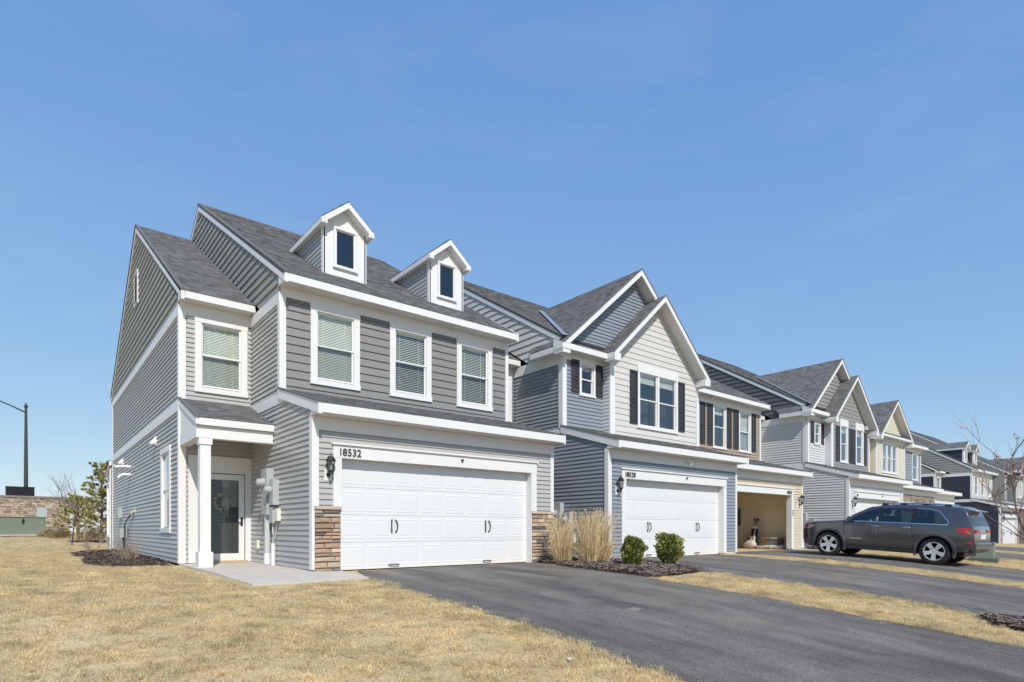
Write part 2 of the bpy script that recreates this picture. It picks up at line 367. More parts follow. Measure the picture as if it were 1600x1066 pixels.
# ------------------------------------------------------------------ windows, doors, fittings
def hole(w): 
    c = w.get('c', .13); return (w['u0'] + c, w['u1'] - c, w['v0'] + c, w['v1'] - w.get('head', c))
def window(h, fr, w):
    u0, u1, v0, v1 = w['u0'], w['u1'], w['v0'], w['v1']; c = w.get('c', .13); hd = w.get('head', c); units = w.get('n', 1)
    blind = w.get('blind'); dark = w.get('dark')
    b = MB(); t = .045
    b.box(fr, u0, u0 + c, v0 + c * .8, v1 - hd, -.06, t); b.box(fr, u1 - c, u1, v0 + c * .8, v1 - hd, -.06, t)
    b.box(fr, u0 - .008, u1 + .008, v1 - hd, v1, -.06, t + .006); b.box(fr, u0 - .012, u1 + .012, v0, v0 + c * .8, -.06, t + .012)
    iu0, iu1, iv0, iv1 = u0 + c, u1 - c, v0 + c, v1 - hd
    ww = (iu1 - iu0 - .09 * (units - 1)) / units
    for k in range(units - 1):
        a = iu0 + ww * (k + 1) + .09 * k; b.box(fr, a, a + .09, iv0 - .01, iv1, -.06, t - .006)
    W = obj('window', b, WHITE, h)
    rb = MB()
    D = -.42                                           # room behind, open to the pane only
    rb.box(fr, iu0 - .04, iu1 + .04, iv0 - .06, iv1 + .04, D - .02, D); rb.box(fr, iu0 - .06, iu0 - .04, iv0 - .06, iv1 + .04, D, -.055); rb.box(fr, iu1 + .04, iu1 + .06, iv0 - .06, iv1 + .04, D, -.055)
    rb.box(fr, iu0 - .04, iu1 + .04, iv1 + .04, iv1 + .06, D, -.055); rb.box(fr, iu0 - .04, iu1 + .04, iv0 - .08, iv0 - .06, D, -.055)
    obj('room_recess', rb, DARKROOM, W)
    for k in range(units):
        a0 = iu0 + (ww + .09) * k; a1 = a0 + ww
        if w.get('fixed'):
            s = MB(); s.box(fr, a0, a1, iv0, iv0 + .03, -.03, .02); s.box(fr, a0, a1, iv1 - .03, iv1, -.03, .02); s.box(fr, a0, a0 + .03, iv0 + .03, iv1 - .03, -.03, .02); s.box(fr, a1 - .03, a1, iv0 + .03, iv1 - .03, -.03, .02)
            obj('sash', s, WHITE, W); box('pane', fr, a0 + .03, a1 - .03, iv0 + .03, iv1 - .03, -.012, -.008, PANE_D if dark else PANE, W)
        else:
            mid = (iv0 + iv1) / 2; r = .035
            for (q0, q1, n, low) in ((iv0, mid + .02, -.035, 1), (mid - .02, iv1, -.012, 0)):
                s = MB(); s.box(fr, a0, a1, q0, q0 + r, n - .02, n + .015); s.box(fr, a0, a1, q1 - r, q1, n - .02, n + .015)
                s.box(fr, a0, a0 + r, q0 + r, q1 - r, n - .02, n + .015); s.box(fr, a1 - r, a1, q0 + r, q1 - r, n - .02, n + .015)
                obj('sash', s, WHITE, W)
                box('pane', fr, a0 + r, a1 - r, q0 + r, q1 - r, n - .004, n, PANE_D if dark else PANE, W)
                if low: box('insect_screen', fr, a0 + r, a1 - r, q0 + r, q1 - r, n + .011, n + .013, SCREEN, W)
        if blind:
            s = MB(); top = iv1; bot = iv0 if blind in ('closed', 'slats') else iv1 - (iv1 - iv0) * .18
            s.box(fr, a0 + .01, a1 - .01, iv1 - .05, iv1, -.12, -.08)
            pitch = .042 if blind == 'slats' else .036; v = bot + .02; tilt = .015 if blind == 'slats' else .018
            while v < iv1 - .05:
                s.add([fr.p(a0 + .012, v - tilt, -.078), fr.p(a1 - .012, v - tilt, -.078), fr.p(a1 - .012, v + tilt, -.12 if blind == 'slats' else -.105), fr.p(a0 + .012, v + tilt, -.12 if blind == 'slats' else -.105)], [(0, 1, 2, 3)]); v += pitch
            for q in (.2, .8): s.box(fr, a0 + (a1 - a0) * q, a0 + (a1 - a0) * q + .006, bot, iv1 - .05, -.078, -.075)
            obj('blind', s, BLIND, W, fix=False)
    return W
def shutter(h, fr, u0, u1, v0, v1):
    b = MB(); t = .03; f = .05
    b.box(fr, u0, u0 + f, v0, v1, .0, t + .012); b.box(fr, u1 - f, u1, v0, v1, .0, t + .012)
    m = v0 + (v1 - v0) * .42
    for q0, q1 in ((v0, v0 + .07), (m - .035, m + .035), (v1 - .07, v1)): b.box(fr, u0 + f, u1 - f, q0, q1, .0, t + .012)
    S = obj('shutter', b, SHUT, h)
    for q0, q1 in ((v0 + .07, m - .035), (m + .035, v1 - .07)):
        p = MB(); a0, a1 = u0 + f, u1 - f; i = .03
        vs = [fr.p(a0, q0, .018), fr.p(a1, q0, .018), fr.p(a1, q1, .018), fr.p(a0, q1, .018), fr.p(a0 + i, q0 + i, .034), fr.p(a1 - i, q0 + i, .034), fr.p(a1 - i, q1 - i, .034), fr.p(a0 + i, q1 - i, .034)]
        p.add(vs, [(0, 1, 5, 4), (1, 2, 6, 5), (2, 3, 7, 6), (3, 0, 4, 7), (4, 5, 6, 7)]); obj('shutter_panel', p, SHUT, S)
def garage_door(h, fr, u0, u1, v0, v1, dn=-.16, detail=True):
    b = MB(); sh = (v1 - v0) / 4
    for k in range(4): b.box(fr, u0 - .03, u1 + .03, v0 + sh * k + .004, v0 + sh * (k + 1) - .004, dn - .05, dn)
    b.box(fr, u0 - .03, u1 + .03, v0, v1, dn - .07, dn - .01)
    G = obj('garage_door', b, DOORW, h)
    pw = (u1 - u0) / 8
    me = None
    for k in range(4):
        for j in range(8):
            W, H = pw - .10, sh - .13
            if me is None:
                vs = []; loops = [(0, .000), (.014, .004), (.032, .004), (.052, .001), (.078, .004)]
                for i, n in loops: vs += [Vec(fr.p(0, 0)) * 0 + fr.U * a + fr.V * c + fr.N * n for a, c in ((i, i), (W - i, i), (W - i, H - i), (i, H - i))]
                fs = []
                for q in range(4): fs += [(q * 4 + r, q * 4 + (r + 1) % 4, q * 4 + 4 + (r + 1) % 4, q * 4 + 4 + r) for r in range(4)]
                fs.append((16, 17, 18, 19))
                me = bpy.data.meshes.new('panel'); me.from_pydata([tuple(v) for v in vs], [], fs); me.materials.append(DOORW)
            o = bpy.data.objects.new('panel', me); COL.objects.link(o); o.parent = G
            o.location = fr.p(u0 + pw * j + .05, v0 + sh * k + .065, dn + .0005)
    for j in (2, 6):                                   # pairs of pull handles and the lift handles
        for sgn in (-1, 1):
            x = u0 + pw * j + sgn * .055; z = v0 + sh * 1.6
            t = MB().tube([fr.p(x - sgn * .012, z - .13, dn + .012), fr.p(x + sgn * .008, z - .07, dn + .05), fr.p(x + sgn * .014, z, dn + .058), fr.p(x + sgn * .008, z + .07, dn + .05), fr.p(x - sgn * .012, z + .13, dn + .012)], [.016, .011, .011, .011, .016], 6)
            obj('pull_handle', t, BLACK, G, smooth=True)
        x = u0 + pw * j
        t = MB().tube([fr.p(x - .12, v0 + .06, dn + .01), fr.p(x - .09, v0 + .075, dn + .045), fr.p(x + .09, v0 + .075, dn + .045), fr.p(x + .12, v0 + .06, dn + .01)], .012, 6)
        obj('lift_handle', t, BLACK, G, smooth=True)
    return G
def lantern(h, fr, u, v, n=.02):
    b = MB(); b.box(fr, u - .075, u + .075, v - .17, v + .06, 0, n + .012); P = obj('wall_lantern', b, WHITE, h); P['label'] = 'black carriage lantern on a white mounting block'
    c = fr.p(u, v, n + .13); M = Matrix(((1, 0, 0), (0, 1, 0), (0, 0, 1)))
    obj('lantern_arm', MB().tube([fr.p(u, v - .06, n), fr.p(u, v - .09, n + .06), fr.p(u, v - .06, n + .12), c + Vec((0, 0, -.02))], [.05, .022, .016, .03], 8), BLACK, P, smooth=True)
    obj('lantern_cap', MB().lathe([(.006, .36), (.012, .31), (.02, .29), (.055, .275), (.075, .24), (.10, .20), (.10, .19), (.06, .185)][::-1], 8, c), BLACK, P)
    cg = MB()
    for k in range(6):
        a = math.pi / 3 * k; cg.tube([c + Vec((.055 * math.cos(a), .055 * math.sin(a), .0)), c + Vec((.078 * math.cos(a), .078 * math.sin(a), .19))], .006, 4)
    cg.lathe([(.02, -.10), (.012, -.08), (.04, -.05), (.03, -.03), (.065, -.005), (.065, .01)], 8, c)
    obj('lantern_cage', cg, BLACK, P)
    obj('lantern_glass', MB().lathe([(.048, .01), (.068, .185)], 8, c), glass('lantern_glass', (.85, .86, .84)), P)
    obj('bulb', MB().lathe([(.008, .02), (.018, .04), (.02, .08), (.006, .13)], 8, c), CREAM, P, smooth=True)
def number(h, fr, u, v, size, txt):
    cu = bpy.data.curves.new('number', 'FONT'); cu.body = txt; cu.size = size; cu.extrude = .006; cu.space_character = 1.0
    for k_, ch in enumerate(txt):
        if ch == '1': cu.body_format[k_].kerning = -5
    to = bpy.data.objects.new('tmp_text', cu); COL.objects.link(to)
    dg = bpy.context.evaluated_depsgraph_get(); me = bpy.data.meshes.new_from_object(to.evaluated_get(dg))
    bpy.data.objects.remove(to)
    M = Matrix((fr.U, fr.V, fr.N)).transposed().to_4x4(); M.translation = fr.p(u, v, .064)
    me.transform(M); me.name = 'house_number'; o = bpy.data.objects.new('house_number', me); me.materials.clear(); me.materials.append(NUMM); COL.objects.link(o); o.parent = h
    o['label'] = 'black house number ' + txt
STONE_ME = []
def stone_mesh():
    b = MB(); vs = []
    for v in range(2):
        for (x, z) in ((0, 0), (1, 0), (1, 1), (0, 1)):
            i = .06 if v else 0
            vs.append((x + (.5 - x) * 2 * i * .5 + random.uniform(-.02, .02) * v, 0 - (1 if v else 0) * random.uniform(.75, 1.15), z + (.5 - z) * 2 * i * 1.6 + random.uniform(-.05, .05) * v))
    vs.append((.5 + random.uniform(-.15, .15), -1.25, .5 + random.uniform(-.2, .2)))
    me = bpy.data.meshes.new('stone'); me.from_pydata(vs, [], [(0, 1, 5, 4), (1, 2, 6, 5), (2, 3, 7, 6), (3, 0, 4, 7), (4, 5, 8), (5, 6, 8), (6, 7, 8), (7, 4, 8)])
    return me
for m_ in (STONEM, STONEP, STONEG, STONEM, STONEG, STONEP):
    q = stone_mesh(); q.materials.append(m_); STONE_ME.append(q)
def stones(h, fr, u0, u1, v0, v1, cap=True, sep=True, hmin=.06, hmax=.125):
    """ledge stone veneer on a front-facing frame, every stone its own piece"""
    P = box('stone_pier' if sep else 'stone_band', fr, u0 + .004, u1 - .004, v0, v1, -.004, .022, MORTAR, h)
    v = v0 + .006; big = MB()
    while v < v1 - .03:
        hh = min(random.uniform(hmin, hmax), v1 - v)
        if v1 - v - hh < .03: hh = v1 - v
        u = u0; 
        while u < u1 - .01:
            wd = random.uniform(.14, .42)
            if u1 - u - wd < .08: wd = u1 - u
            wd = min(wd, u1 - u); d = random.uniform(.02, .05); q = random.choice(STONE_ME)
            if sep:
                o = bpy.data.objects.new('stone', q); COL.objects.link(o); o.parent = P
                o.location = fr.p(u + .004, v + .004, .018); o.scale = (wd - .008, d, hh - .009)
            else:
                vs = [(fr.p(u + .004, v + .004, .018) + Vec((x.co.x * (wd - .008), x.co.y * d, x.co.z * (hh - .009)))) for x in q.vertices]
                big.add(vs, [tuple(p.vertices) for p in q.polygons])
            u += wd
        v += hh
    if not sep:
        s = obj('stones', big, mat('ledge_stone_far', (.38, .30, .23), .85, .2, 2, island=.45), P, stuff=True)
    if cap: obj('stone_cap', MB().prism(Fr(fr.p(0, 0), fr.N, fr.V, fr.U), [(-.004, v1), (.075, v1), (.075, v1 + .03), (.03, v1 + .055), (-.004, v1 + .055)], u0 - .012, u1 + .012), mat('stone_cap', (.46, .36, .27), .85, .12, 12, .5, 40), P)
    return P
def meter_group(h, fr, u, v, flip=1):
    """main electric panel with two meters, conduits, cable box"""
    P = box('electric_meter', fr, u - .19, u + .19, v, v + 1.0, .014, .17, GREYBOX, h); P['label'] = 'tall grey electric meter cabinet'
    M = Matrix((fr.U, fr.V, fr.N)).transposed()
    obj('meter_dial', MB().lathe([(.095, 0), (.095, .05), (.085, .06), (.085, .12), (.05, .15)], 16, fr.p(u + .02, v + .70, .17), M), GREYBOX, P, smooth=True)
    obj('conduit', MB().tube([fr.p(u + .0, v + .01, .09), fr.p(u + .0, .08, .09)], .065, 10), PVC, P, smooth=True)
    obj('conduit_sleeve', MB().tube([fr.p(u + .0, .30, .09), fr.p(u + .0, .06, .09)], .078, 10), WHITE, P, smooth=True)
    a = u - .42 * flip
    Q = box('water_meter_box', fr, a - .13, a + .13, v + .2, v + .74, .014, .15, GREYBOX, h)
    obj('meter_dial', MB().lathe([(.08, 0), (.08, .05), (.07, .06), (.07, .11), (.04, .13)], 16, fr.p(a + .04, v + .52, .15), M), GREYBOX, Q, smooth=True)
    box('cable_box', fr, a - .02, a + .19, v - .18, v + .16, .014, .13, GREYBOX, h)
    box('junction_box', fr, a - .25, a - .09, v - .14, v + .12, .014, .10, CREAM, h)
    obj('cable', MB().tube([fr.p(a + .08, v - .18, .08), fr.p(a + .06, v - .4, .10), fr.p(a + .0, v - .5, .06), fr.p(a - .05, v - .3, .05), fr.p(a - .14, v - .14, .06)], .011, 5), PVC, h, smooth=True)
    obj('cable', MB().tube([fr.p(a + .1, v - .18, .07), fr.p(a + .1, .5, .07)], .014, 6), PVC, h, smooth=True)
    obj('conduit_sleeve', MB().tube([fr.p(a + .1, .52, .07), fr.p(a + .1, .05, .07)], .045, 8), WHITE, h, smooth=True)
def downspout(h, pts):
    return obj('downspout', MB().tube(pts, .045, 4), WHITE, h)
def eave(h, x0, x1, y, zt, wall_y, fh=.18, sof=True, gut=False):
    """fascia/gutter on a front eave with soffit back to the wall"""
    b = MB(); fr = front(y); b.box(fr, x0, x1, zt - fh, zt - .012, -.03, .0)
    F = obj('fascia', b, WHITE, h)
    if gut: obj('gutter', MB().prism(Fr((0, y, 0), (0, -1, 0), (0, 0, 1), (1, 0, 0)), [(0.002, zt - fh + .03), (.05, zt - fh + .03), (.085, zt - .06), (.085, zt - .015), (.002, zt - .015)], x0 - .004, x1 + .004), WHITE, F)
    if sof: obj('soffit', MB().cube(x0 + .003, x1 - .003, y + .031, wall_y - .0, zt - fh - .012, zt - fh + .004), SOFF, F)
    return F
def lower_garage_front(h, fr, W, du0, du1, sid, sep, lam, txt, tside=0, tsize=.24, hmm=2.2, piers=False, mark=True, door=True):
    """siding, trim, door, lantern and number of a garage front; z 0 .. 2.96"""
    hl = (du0, du1, 0, hmm)
    if piers: hl2 = [(0, du1 + .75, 0, 1.2)]
    hs = [hl] + ([(0.0, du0 + .001, -1, 1.2), (du1 - .001, W, -1, 1.2)] if piers else [])
    clad(h, fr, [(0, .1), (W, .1), (W, 2.72), (0, 2.72)], hs, m=sid, sep=sep)
    box('foundation', fr, .01, du0 - .01, -.3, .1, -.12, .006, CONC, h); box('foundation', fr, du1 + .01, W - .01, -.3, .1, -.12, .006, CONC, h)
    box('frieze_board', fr, .1, W - .1, 2.70, 2.955, -.02, .032, WHITE, h)
    b0 = 1.26 if piers else .06
    for u in (0, W - .1): box('corner_board', fr, u, u + .1, b0, 2.955, -.03, .036, WHITE, h)
    box('door_casing', fr, du0 - .17, du0, b0, hmm, -.17, .042, WHITE, h); box('door_casing', fr, du1, du1 + .17, b0, hmm, -.17, .042, WHITE, h)
    if piers: box('door_jamb', fr, du0 - .02, du0, 0, b0, -.17, .03, WHITE, h); box('door_jamb', fr, du1, du1 + .02, 0, b0, -.17, .03, WHITE, h)
    box('door_head', fr, du0 - .17, du1 + .17, hmm, hmm + .25, -.17, .046, WHITE, h)
    box('head_cap', fr, du0 - .20, du1 + .20, hmm + .25, hmm + .285, -.02, .085, WHITE, h)
    if door: garage_door(h, fr, du0, du1, .02, hmm)
    if lam is not None: lantern(h, fr, lam, 1.92)
    if txt: number(h, fr, du0 - .08 if tside == 0 else du1 - .42, hmm + .05, tsize * .78, txt)
    if mark: box('door_sensor', fr, (du0 + du1) / 2 + .35, (du0 + du1) / 2 + .39, hmm + .13, hmm + .18, .046, .09, BLACK, h)
def side_and_lower_roof(h, W, sid, sep, belt_to, ydepth=1.83, xl=0):
    """left garage wall, lower roof, its eave and rake"""
    yb = belt_to
    clad(h, left(xl), [(0.0, .06), (yb, .06), (yb, 3.5), (1.2, 3.5), (.0, 3.02)], m=sid, sep=sep)
    fl = left(xl)
    box('foundation', fl, .02, yb - .02, -.3, .06, -.1, .006, CONC, h)
    box('corner_board', fl, -.033, .1, .06, 2.97, -.02, .036, WHITE, h)
    box('belt_board', fl, 1.55, yb, 3.48, 3.71, -.02, .034, WHITE, h)
    sl = (3.80 - 3.15) / (ydepth + .4)
    roof_y(h, xl - .05, xl + W + .05, -.4, 3.15, sl, ydepth)
    rake(h, fl, -.42, 3.14, ydepth, 3.79, .2, -.02, .06); rake_shingle_edge(h, fl, -.43, 3.14, ydepth, 3.79, -.02, .075)
    eave(h, xl - .05, xl + W + .05, -.40, 3.15, 0.0)
    fr_ = right(xl + W)
    rake(h, fr_, -.42, 3.14, ydepth, 3.79, .2, -.02, .05)
    obj('eave_return', MB().prism(fl, [(-.4, 2.96), (0.0, 2.96), (0.0, 3.2), (-.4, 3.13)], -.015, .045), WHITE, h)
    obj('eave_return', MB().prism(fr_, [(-.4, 2.96), (0.0, 2.96), (0.0, 3.2), (-.4, 3.13)], -.015, .035), WHITE, h)
def side_porch(h, x0, x1, sid, sep, post=True, outer=True):
    """entrance block left of the garage: door wall, window above, small porch roof, post"""
    f = front(3.95)
    win = dict(u0=x0 + .29, u1=x1 - .10, v0=3.94, v1=5.66, c=.14, blind='closed')
    dr = (x0 + .46, x1 - .14, .06, 2.12)
    clad(h, f, [(x0, .06), (x1, .06), (x1, 5.62), (x0, 5.62)], [hole(win), dr], m=sid, sep=sep)
    window(h, f, win)
    box('frieze_board', f, x0 + .1, x1, 5.62, 5.9, -.02, .033, WHITE, h)
    box('corner_board', f, x0, x0 + .11, .06, 5.9, -.03, .037, WHITE, h)
    # door
    box('door_casing', f, x0 + .16, dr[0], .06, 2.5, -.05, .04, WHITE, h); box('door_casing', f, dr[1], x1 - .003, .06, 2.5, -.05, .04, WHITE, h)
    box('door_head', f, dr[0], dr[1], 2.12, 2.5, -.05, .037, WHITE, h)
    b = MB(); a0, a1 = dr[0] + .02, dr[1] - .02
    b.box(f, a0, a0 + .12, .10, 2.1, -.03, .012); b.box(f, a1 - .12, a1, .10, 2.1, -.03, .012); b.box(f, a0 + .12, a1 - .12, .10, .26, -.03, .012); b.box(f, a0 + .12, a1 - .12, 1.97, 2.1, -.03, .012)
    D = obj('storm_door', b, WHITE, h); box('pane', f, a0 + .12, a1 - .12, .26, 1.97, -.012, -.006, PANE, D)
    obj('door_lever', MB().tube([f.p(a1 - .06, .98, .01), f.p(a1 - .06, .98, .05), f.p(a1 - .17, .985, .055)], .012, 6).box(f, a1 - .085, a1 - .035, .90, 1.10, .012, .02), BLACK, D)
    ID = box('entry_door', f, dr[0], dr[1], .08, 2.12, -.11, -.075, mat('charcoal_door', (.055, .055, .06), .5, .06, 5), h)
    box('door_light', f, dr[0] + .42, dr[1] - .15, 1.35, 1.98, -.075, -.07, mat('door_light_grey', (.25, .27, .28), .2), ID)
    wr = MB(); c = f.p((dr[0] + dr[1]) / 2 - .03, 1.45, -.055); rr = random.Random(3)
    for k in range(46):
        a = rr.random() * 6.28; q = c + Vec((math.cos(a) * .17, rr.uniform(-.015, .01), math.sin(a) * .17)); s = rr.uniform(.03, .06); d = Vec((rr.uniform(-1, 1), rr.uniform(-.2, .0), rr.uniform(-1, 1))).normalized() * s; e2 = Vec((-d.z, 0, d.x)) * .5
        wr.add([q - d, q + e2, q + d, q - e2], [(0, 1, 2, 3)])
    obj('wreath', wr, mat('wreath_leaf', (.34, .27, .16), .8, .3, 40, island=.5), ID, fix=False)
    box('threshold', f, dr[0] - .02, dr[1] + .02, .055, .10, -.03, .14, mat('tan_sill', (.50, .38, .22), .6), h)
    # porch roof
    sl = (3.75 - 3.08) / (3.95 - 2.2)
    roof_y(h, x0 + .0, x1, 2.2, 3.08, sl, 3.95)
    eave(h, x0 + .01, x1 - .01, 2.2, 3.08, 3.0, fh=.15, sof=False)
    fl = left(x0)
    rake(h, fl, 2.19, 3.07, 3.97, 3.74, .13, -.02, .035, m=WHITE); rake_shingle_edge(h, fl, 2.17, 3.07, 3.97, 3.75, -.02, .05)
    obj('porch_gable_panel', MB().prism(fl, [(2.3, 2.69), (3.95, 2.69), (3.95, 3.6), (2.3, 2.98)], -.03, .0), WHITE, h)
    box('porch_beam', front(2.27), x0 + .05, x1 - .02, 2.68, 2.93, -.2, 0, WHITE, h)
    box('porch_beam', fl, 2.272, 3.95, 2.68, 2.92, -.19, .012, WHITE, h)
    obj('porch_ceiling', MB().cube(x0 + .2, x1 - .01, 2.48, 3.94, 2.89, 2.92), SOFF, h)
    if post:
        p = MB(); px = x0 + .165; py = 2.40
        p.cube(px - .10, px + .10, py - .10, py + .10, .06, 2.68)
        P = obj('porch_post', p, WHITE, h)
        obj('post_base', MB().cube(px - .135, px + .135, py - .135, py + .135, .05, .36), WHITE, P); obj('post_cap', MB().cube(px - .125, px + .125, py - .125, py + .125, 2.55, 2.679), WHITE, P)
def left_block_roof(h, x0, x1, sl=.598, yr=10.5, tabs=True):
    zr = 6.06 + sl * (yr - 3.6)
    roof_y(h, x0, x1, 3.6, 6.06, sl, yr, tabs=tabs); roof_y(h, x0, x1, 2 * yr - 3.6, 6.06, sl, yr, -1, tabs=False)
    eave(h, x0 + .0, x1, 3.6, 6.06, 3.95, fh=.16)
    return zr
def house_A(name, label, loc, s1, s2, sg, detail=True, num='18532', group=None, wall_left=True):
    h = thing(name, label, 'house', loc, 0, group); W = 6.15; X0 = -1.51; sep = detail; SL = .598
    f0 = front(0)
    lower_garage_front(h, f0, W, .55, 5.40, s1, sep, .285, num, piers=True, tsize=.25)
    stones(h, f0, .02, .53, .0, 1.2, sep=detail); stones(h, f0, 5.42, W - .02, .0, 1.2, sep=detail)
    side_and_lower_roof(h, W, s1, sep, 3.95)
    # second floor front
    f2 = front(1.83)
    wins = [dict(u0=.63, u1=1.77, v0=4.0, v1=5.75, c=.14, blind='closed'), dict(u0=2.54, u1=3.68, v0=4.0, v1=5.75, c=.14, blind='slats'), dict(u0=4.45, u1=5.59, v0=4.0, v1=5.75, c=.14, blind='slats')]
    clad(h, f2, [(0, 3.7), (W, 3.7), (W, 5.76), (0, 5.76)], [hole(q) for q in wins], e=.18, m=s2, tb=.028, sep=sep, name='shake_course')
    for q in wins: window(h, f2, q)
    box('frieze_board', f2, .1, W - .1, 5.75, 5.955, -.02, .05, WHITE, h)
    for u in (0, W - .1): box('corner_board', f2, u, u + .1, 3.72, 5.955, -.03, .04, WHITE, h)
    # left side of the second floor
    fl = left(0)
    clad(h, fl, [(1.83, 3.71), (3.95, 3.71), (3.95, 5.64), (1.83, 5.64)], m=s1, sep=sep)
    box('corner_board', fl, 1.793, 1.93, 3.6, 5.64, -.02, .038, WHITE, h); box('belt_board', fl, 1.83, 3.95, 5.62, 5.85, -.02, .034, WHITE, h)
    yr = 9.35; zr = 6.13 + SL * (yr - 1.43)
    clad(h, fl, [(1.83, 5.85), (3.2, 5.85), (10.4, 10.0), (9.35, 10.72), (1.83, 6.22)], e=.2, m=sg, tb=.032, sep=sep, name='shake_course')
    rake(h, fl, 1.40, 6.12, yr, zr - .01, .2, -.02, .055, FLASH if False else WHITE); rake_shingle_edge(h, fl, 1.38, 6.12, yr, zr - .01, -.02, .075)
    rake(h, fl, yr, zr - .01, 17.27, 6.12, .2, -.02, .055)
    obj('eave_return', MB().prism(fl, [(1.43, 5.96), (1.83, 5.96), (1.83, 6.22), (1.43, 6.1)], -.015, .045), WHITE, h)
    fr_ = right(W)
    rake(h, fr_, 1.40, 6.12, yr, zr - .01, .2, -.02, .05); obj('eave_return', MB().prism(fr_, [(1.43, 5.96), (1.83, 5.96), (1.83, 6.22), (1.43, 6.1)], -.015, .04), WHITE, h)
    roof_y(h, -.06, W + .06, 1.43, 6.13, SL, yr); roof_y(h, -.06, W + .06, 2 * yr - 1.43, 6.13, SL, yr, -1, tabs=False)
    obj('ridge_cap', MB().prism(left(0), [(yr - .16, zr - .09), (yr, zr + .005), (yr + .16, zr - .09), (yr + .16, zr - .06), (yr, zr + .035), (yr - .16, zr - .06)], -W - .06, .06), ROOFM, h)
    eave(h, -.06, W + .06, 1.43, 6.13, 1.83, fh=.17)
    # right wall and back wall
    clad(h, fr_, [(0, .06), (16.8, .06), (16.8, 6.0), (yr, zr - .1), (1.83, 6.1), (1.83, 3.75), (0, 3.1)] if False else [(0, .06), (16.8, .06), (16.8, 3.0), (0, 3.0)], m=s1, sep=False)
    clad(h, fr_, [(1.83, 3.0), (16.8, 3.0), (16.8, 6.0), (yr, zr - .12), (1.83, 6.1)], m=s1, sep=False)
    clad(h, back(17.1), [(X0, .06), (W, .06), (W, 6.05), (X0, 6.05)], m=s1, sep=False)
    # entrance block
    side_porch(h, X0, 0, s1, sep)
    zl = left_block_roof(h, X0 - .05, -.002)
    fo = left(X0)
    lw = dict(u0=4.93, u1=6.2, v0=.74, v1=2.82, c=.14); 
    clad(h, fo, [(3.95, .06), (17.1, .06), (17.1, 3.49), (3.95, 3.49)], [hole(lw)], m=s1, sep=sep, tb=.028); window(h, fo, lw)
    box('belt_board', fo, 3.95, 17.1, 3.48, 3.71, -.02, .036, WHITE, h)
    clad(h, fo, [(3.95, 3.71), (17.1, 3.71), (17.1, 5.64), (3.95, 5.64)], m=s1, sep=sep, tb=.028)
    box('belt_board', fo, 3.95, 17.1, 5.63, 5.85, -.02, .036, WHITE, h)
    zt = zl - .14
    clad(h, fo, [(3.98, 5.85), (17.02, 5.85), (17.02, 5.98), (10.5, zt), (3.98, 5.98)], e=.2, m=sg, tb=.032, sep=sep, name='shake_course')
    rake(h, fo, 3.57, 6.05, 10.5, zl - .01, .2, -.02, .05); rake_shingle_edge(h, fo, 3.55, 6.05, 10.5, zl - .01, -.02, .07)
    rake(h, fo, 10.5, zl - .01, 17.43, 6.05, .2, -.02, .05); rake_shingle_edge(h, fo, 10.5, zl - .01, 17.45, 6.05, -.02, .07)
    for y0_, z0_, y1_, z1_ in ((3.9, 6.05, 10.5, zl - .18), (10.5, zl - .18, 17.1, 6.05)): pass
    box('corner_board', fo, 3.916, 4.05, .062, 5.63, -.02, .04, WHITE, h); box('corner_board', fo, 17.0, 17.1, .06, 5.63, -.02, .04, WHITE, h)
    obj('eave_return', MB().prism(fo, [(3.6, 5.9), (3.95, 5.9), (3.95, 6.2), (3.6, 6.04)], -.015, .042), WHITE, h)
    # gable vent
    V_ = MB()
    for k in range(9):
        z = 7.80 + k * .095; V_.prism(Fr(fo.p(0, 0), fo.N, fo.V, fo.U), [(.02, z), (.05, z - .03), (.056, z - .02), (.026, z + .02)], 10.2, 10.8)
    G = MB(); G.box(fo, 10.15, 10.2, 7.72, 8.72, 0, .06); G.box(fo, 10.8, 10.85, 7.72, 8.72, 0, .06); G.box(fo, 10.2, 10.8, 7.72, 7.77, 0, .06); G.box(fo, 10.2, 10.8, 8.67, 8.72, 0, .06)
    g = obj('gable_vent', G, SID['d'], h); obj('vent_louvres', V_, sg, g); box('vent_back', fo, 10.2, 10.8, 7.77, 8.67, .0, .02, DARKROOM, g)
    # rear one storey bump-out
    rw = dict(u0=17.24, u1=18.15, v0=.5, v1=2.7, c=.1)
    fb = left(X0 - .08)
    clad(h, fb, [(17.12, .06), (18.3, .06), (18.3, 2.95), (17.12, 3.25)], [hole(rw)], m=s1, sep=sep); window(h, fb, rw)
    box('corner_board', fb, 17.12, 17.22, .06, 3.2, -.02, .036, WHITE, h)
    rake(h, fb, 17.1, 3.5, 18.5, 3.1, .16, -.02, .06); rake_shingle_edge(h, fb, 17.1, 3.5, 18.5, 3.1, -.02, .08)
    roof_y(h, X0 - .15, W, 18.5, 3.1, .28, 17.12, -1, tabs=False)
    clad(h, back(18.3), [(X0 - .08, .06), (W, .06), (W, 3.0), (X0 - .08, 3.0)], m=s1, sep=False); clad(h, right(W), [(17.1, .06), (18.3, .06), (18.3, 2.95), (17.1, 3.2)], m=s1, sep=False)
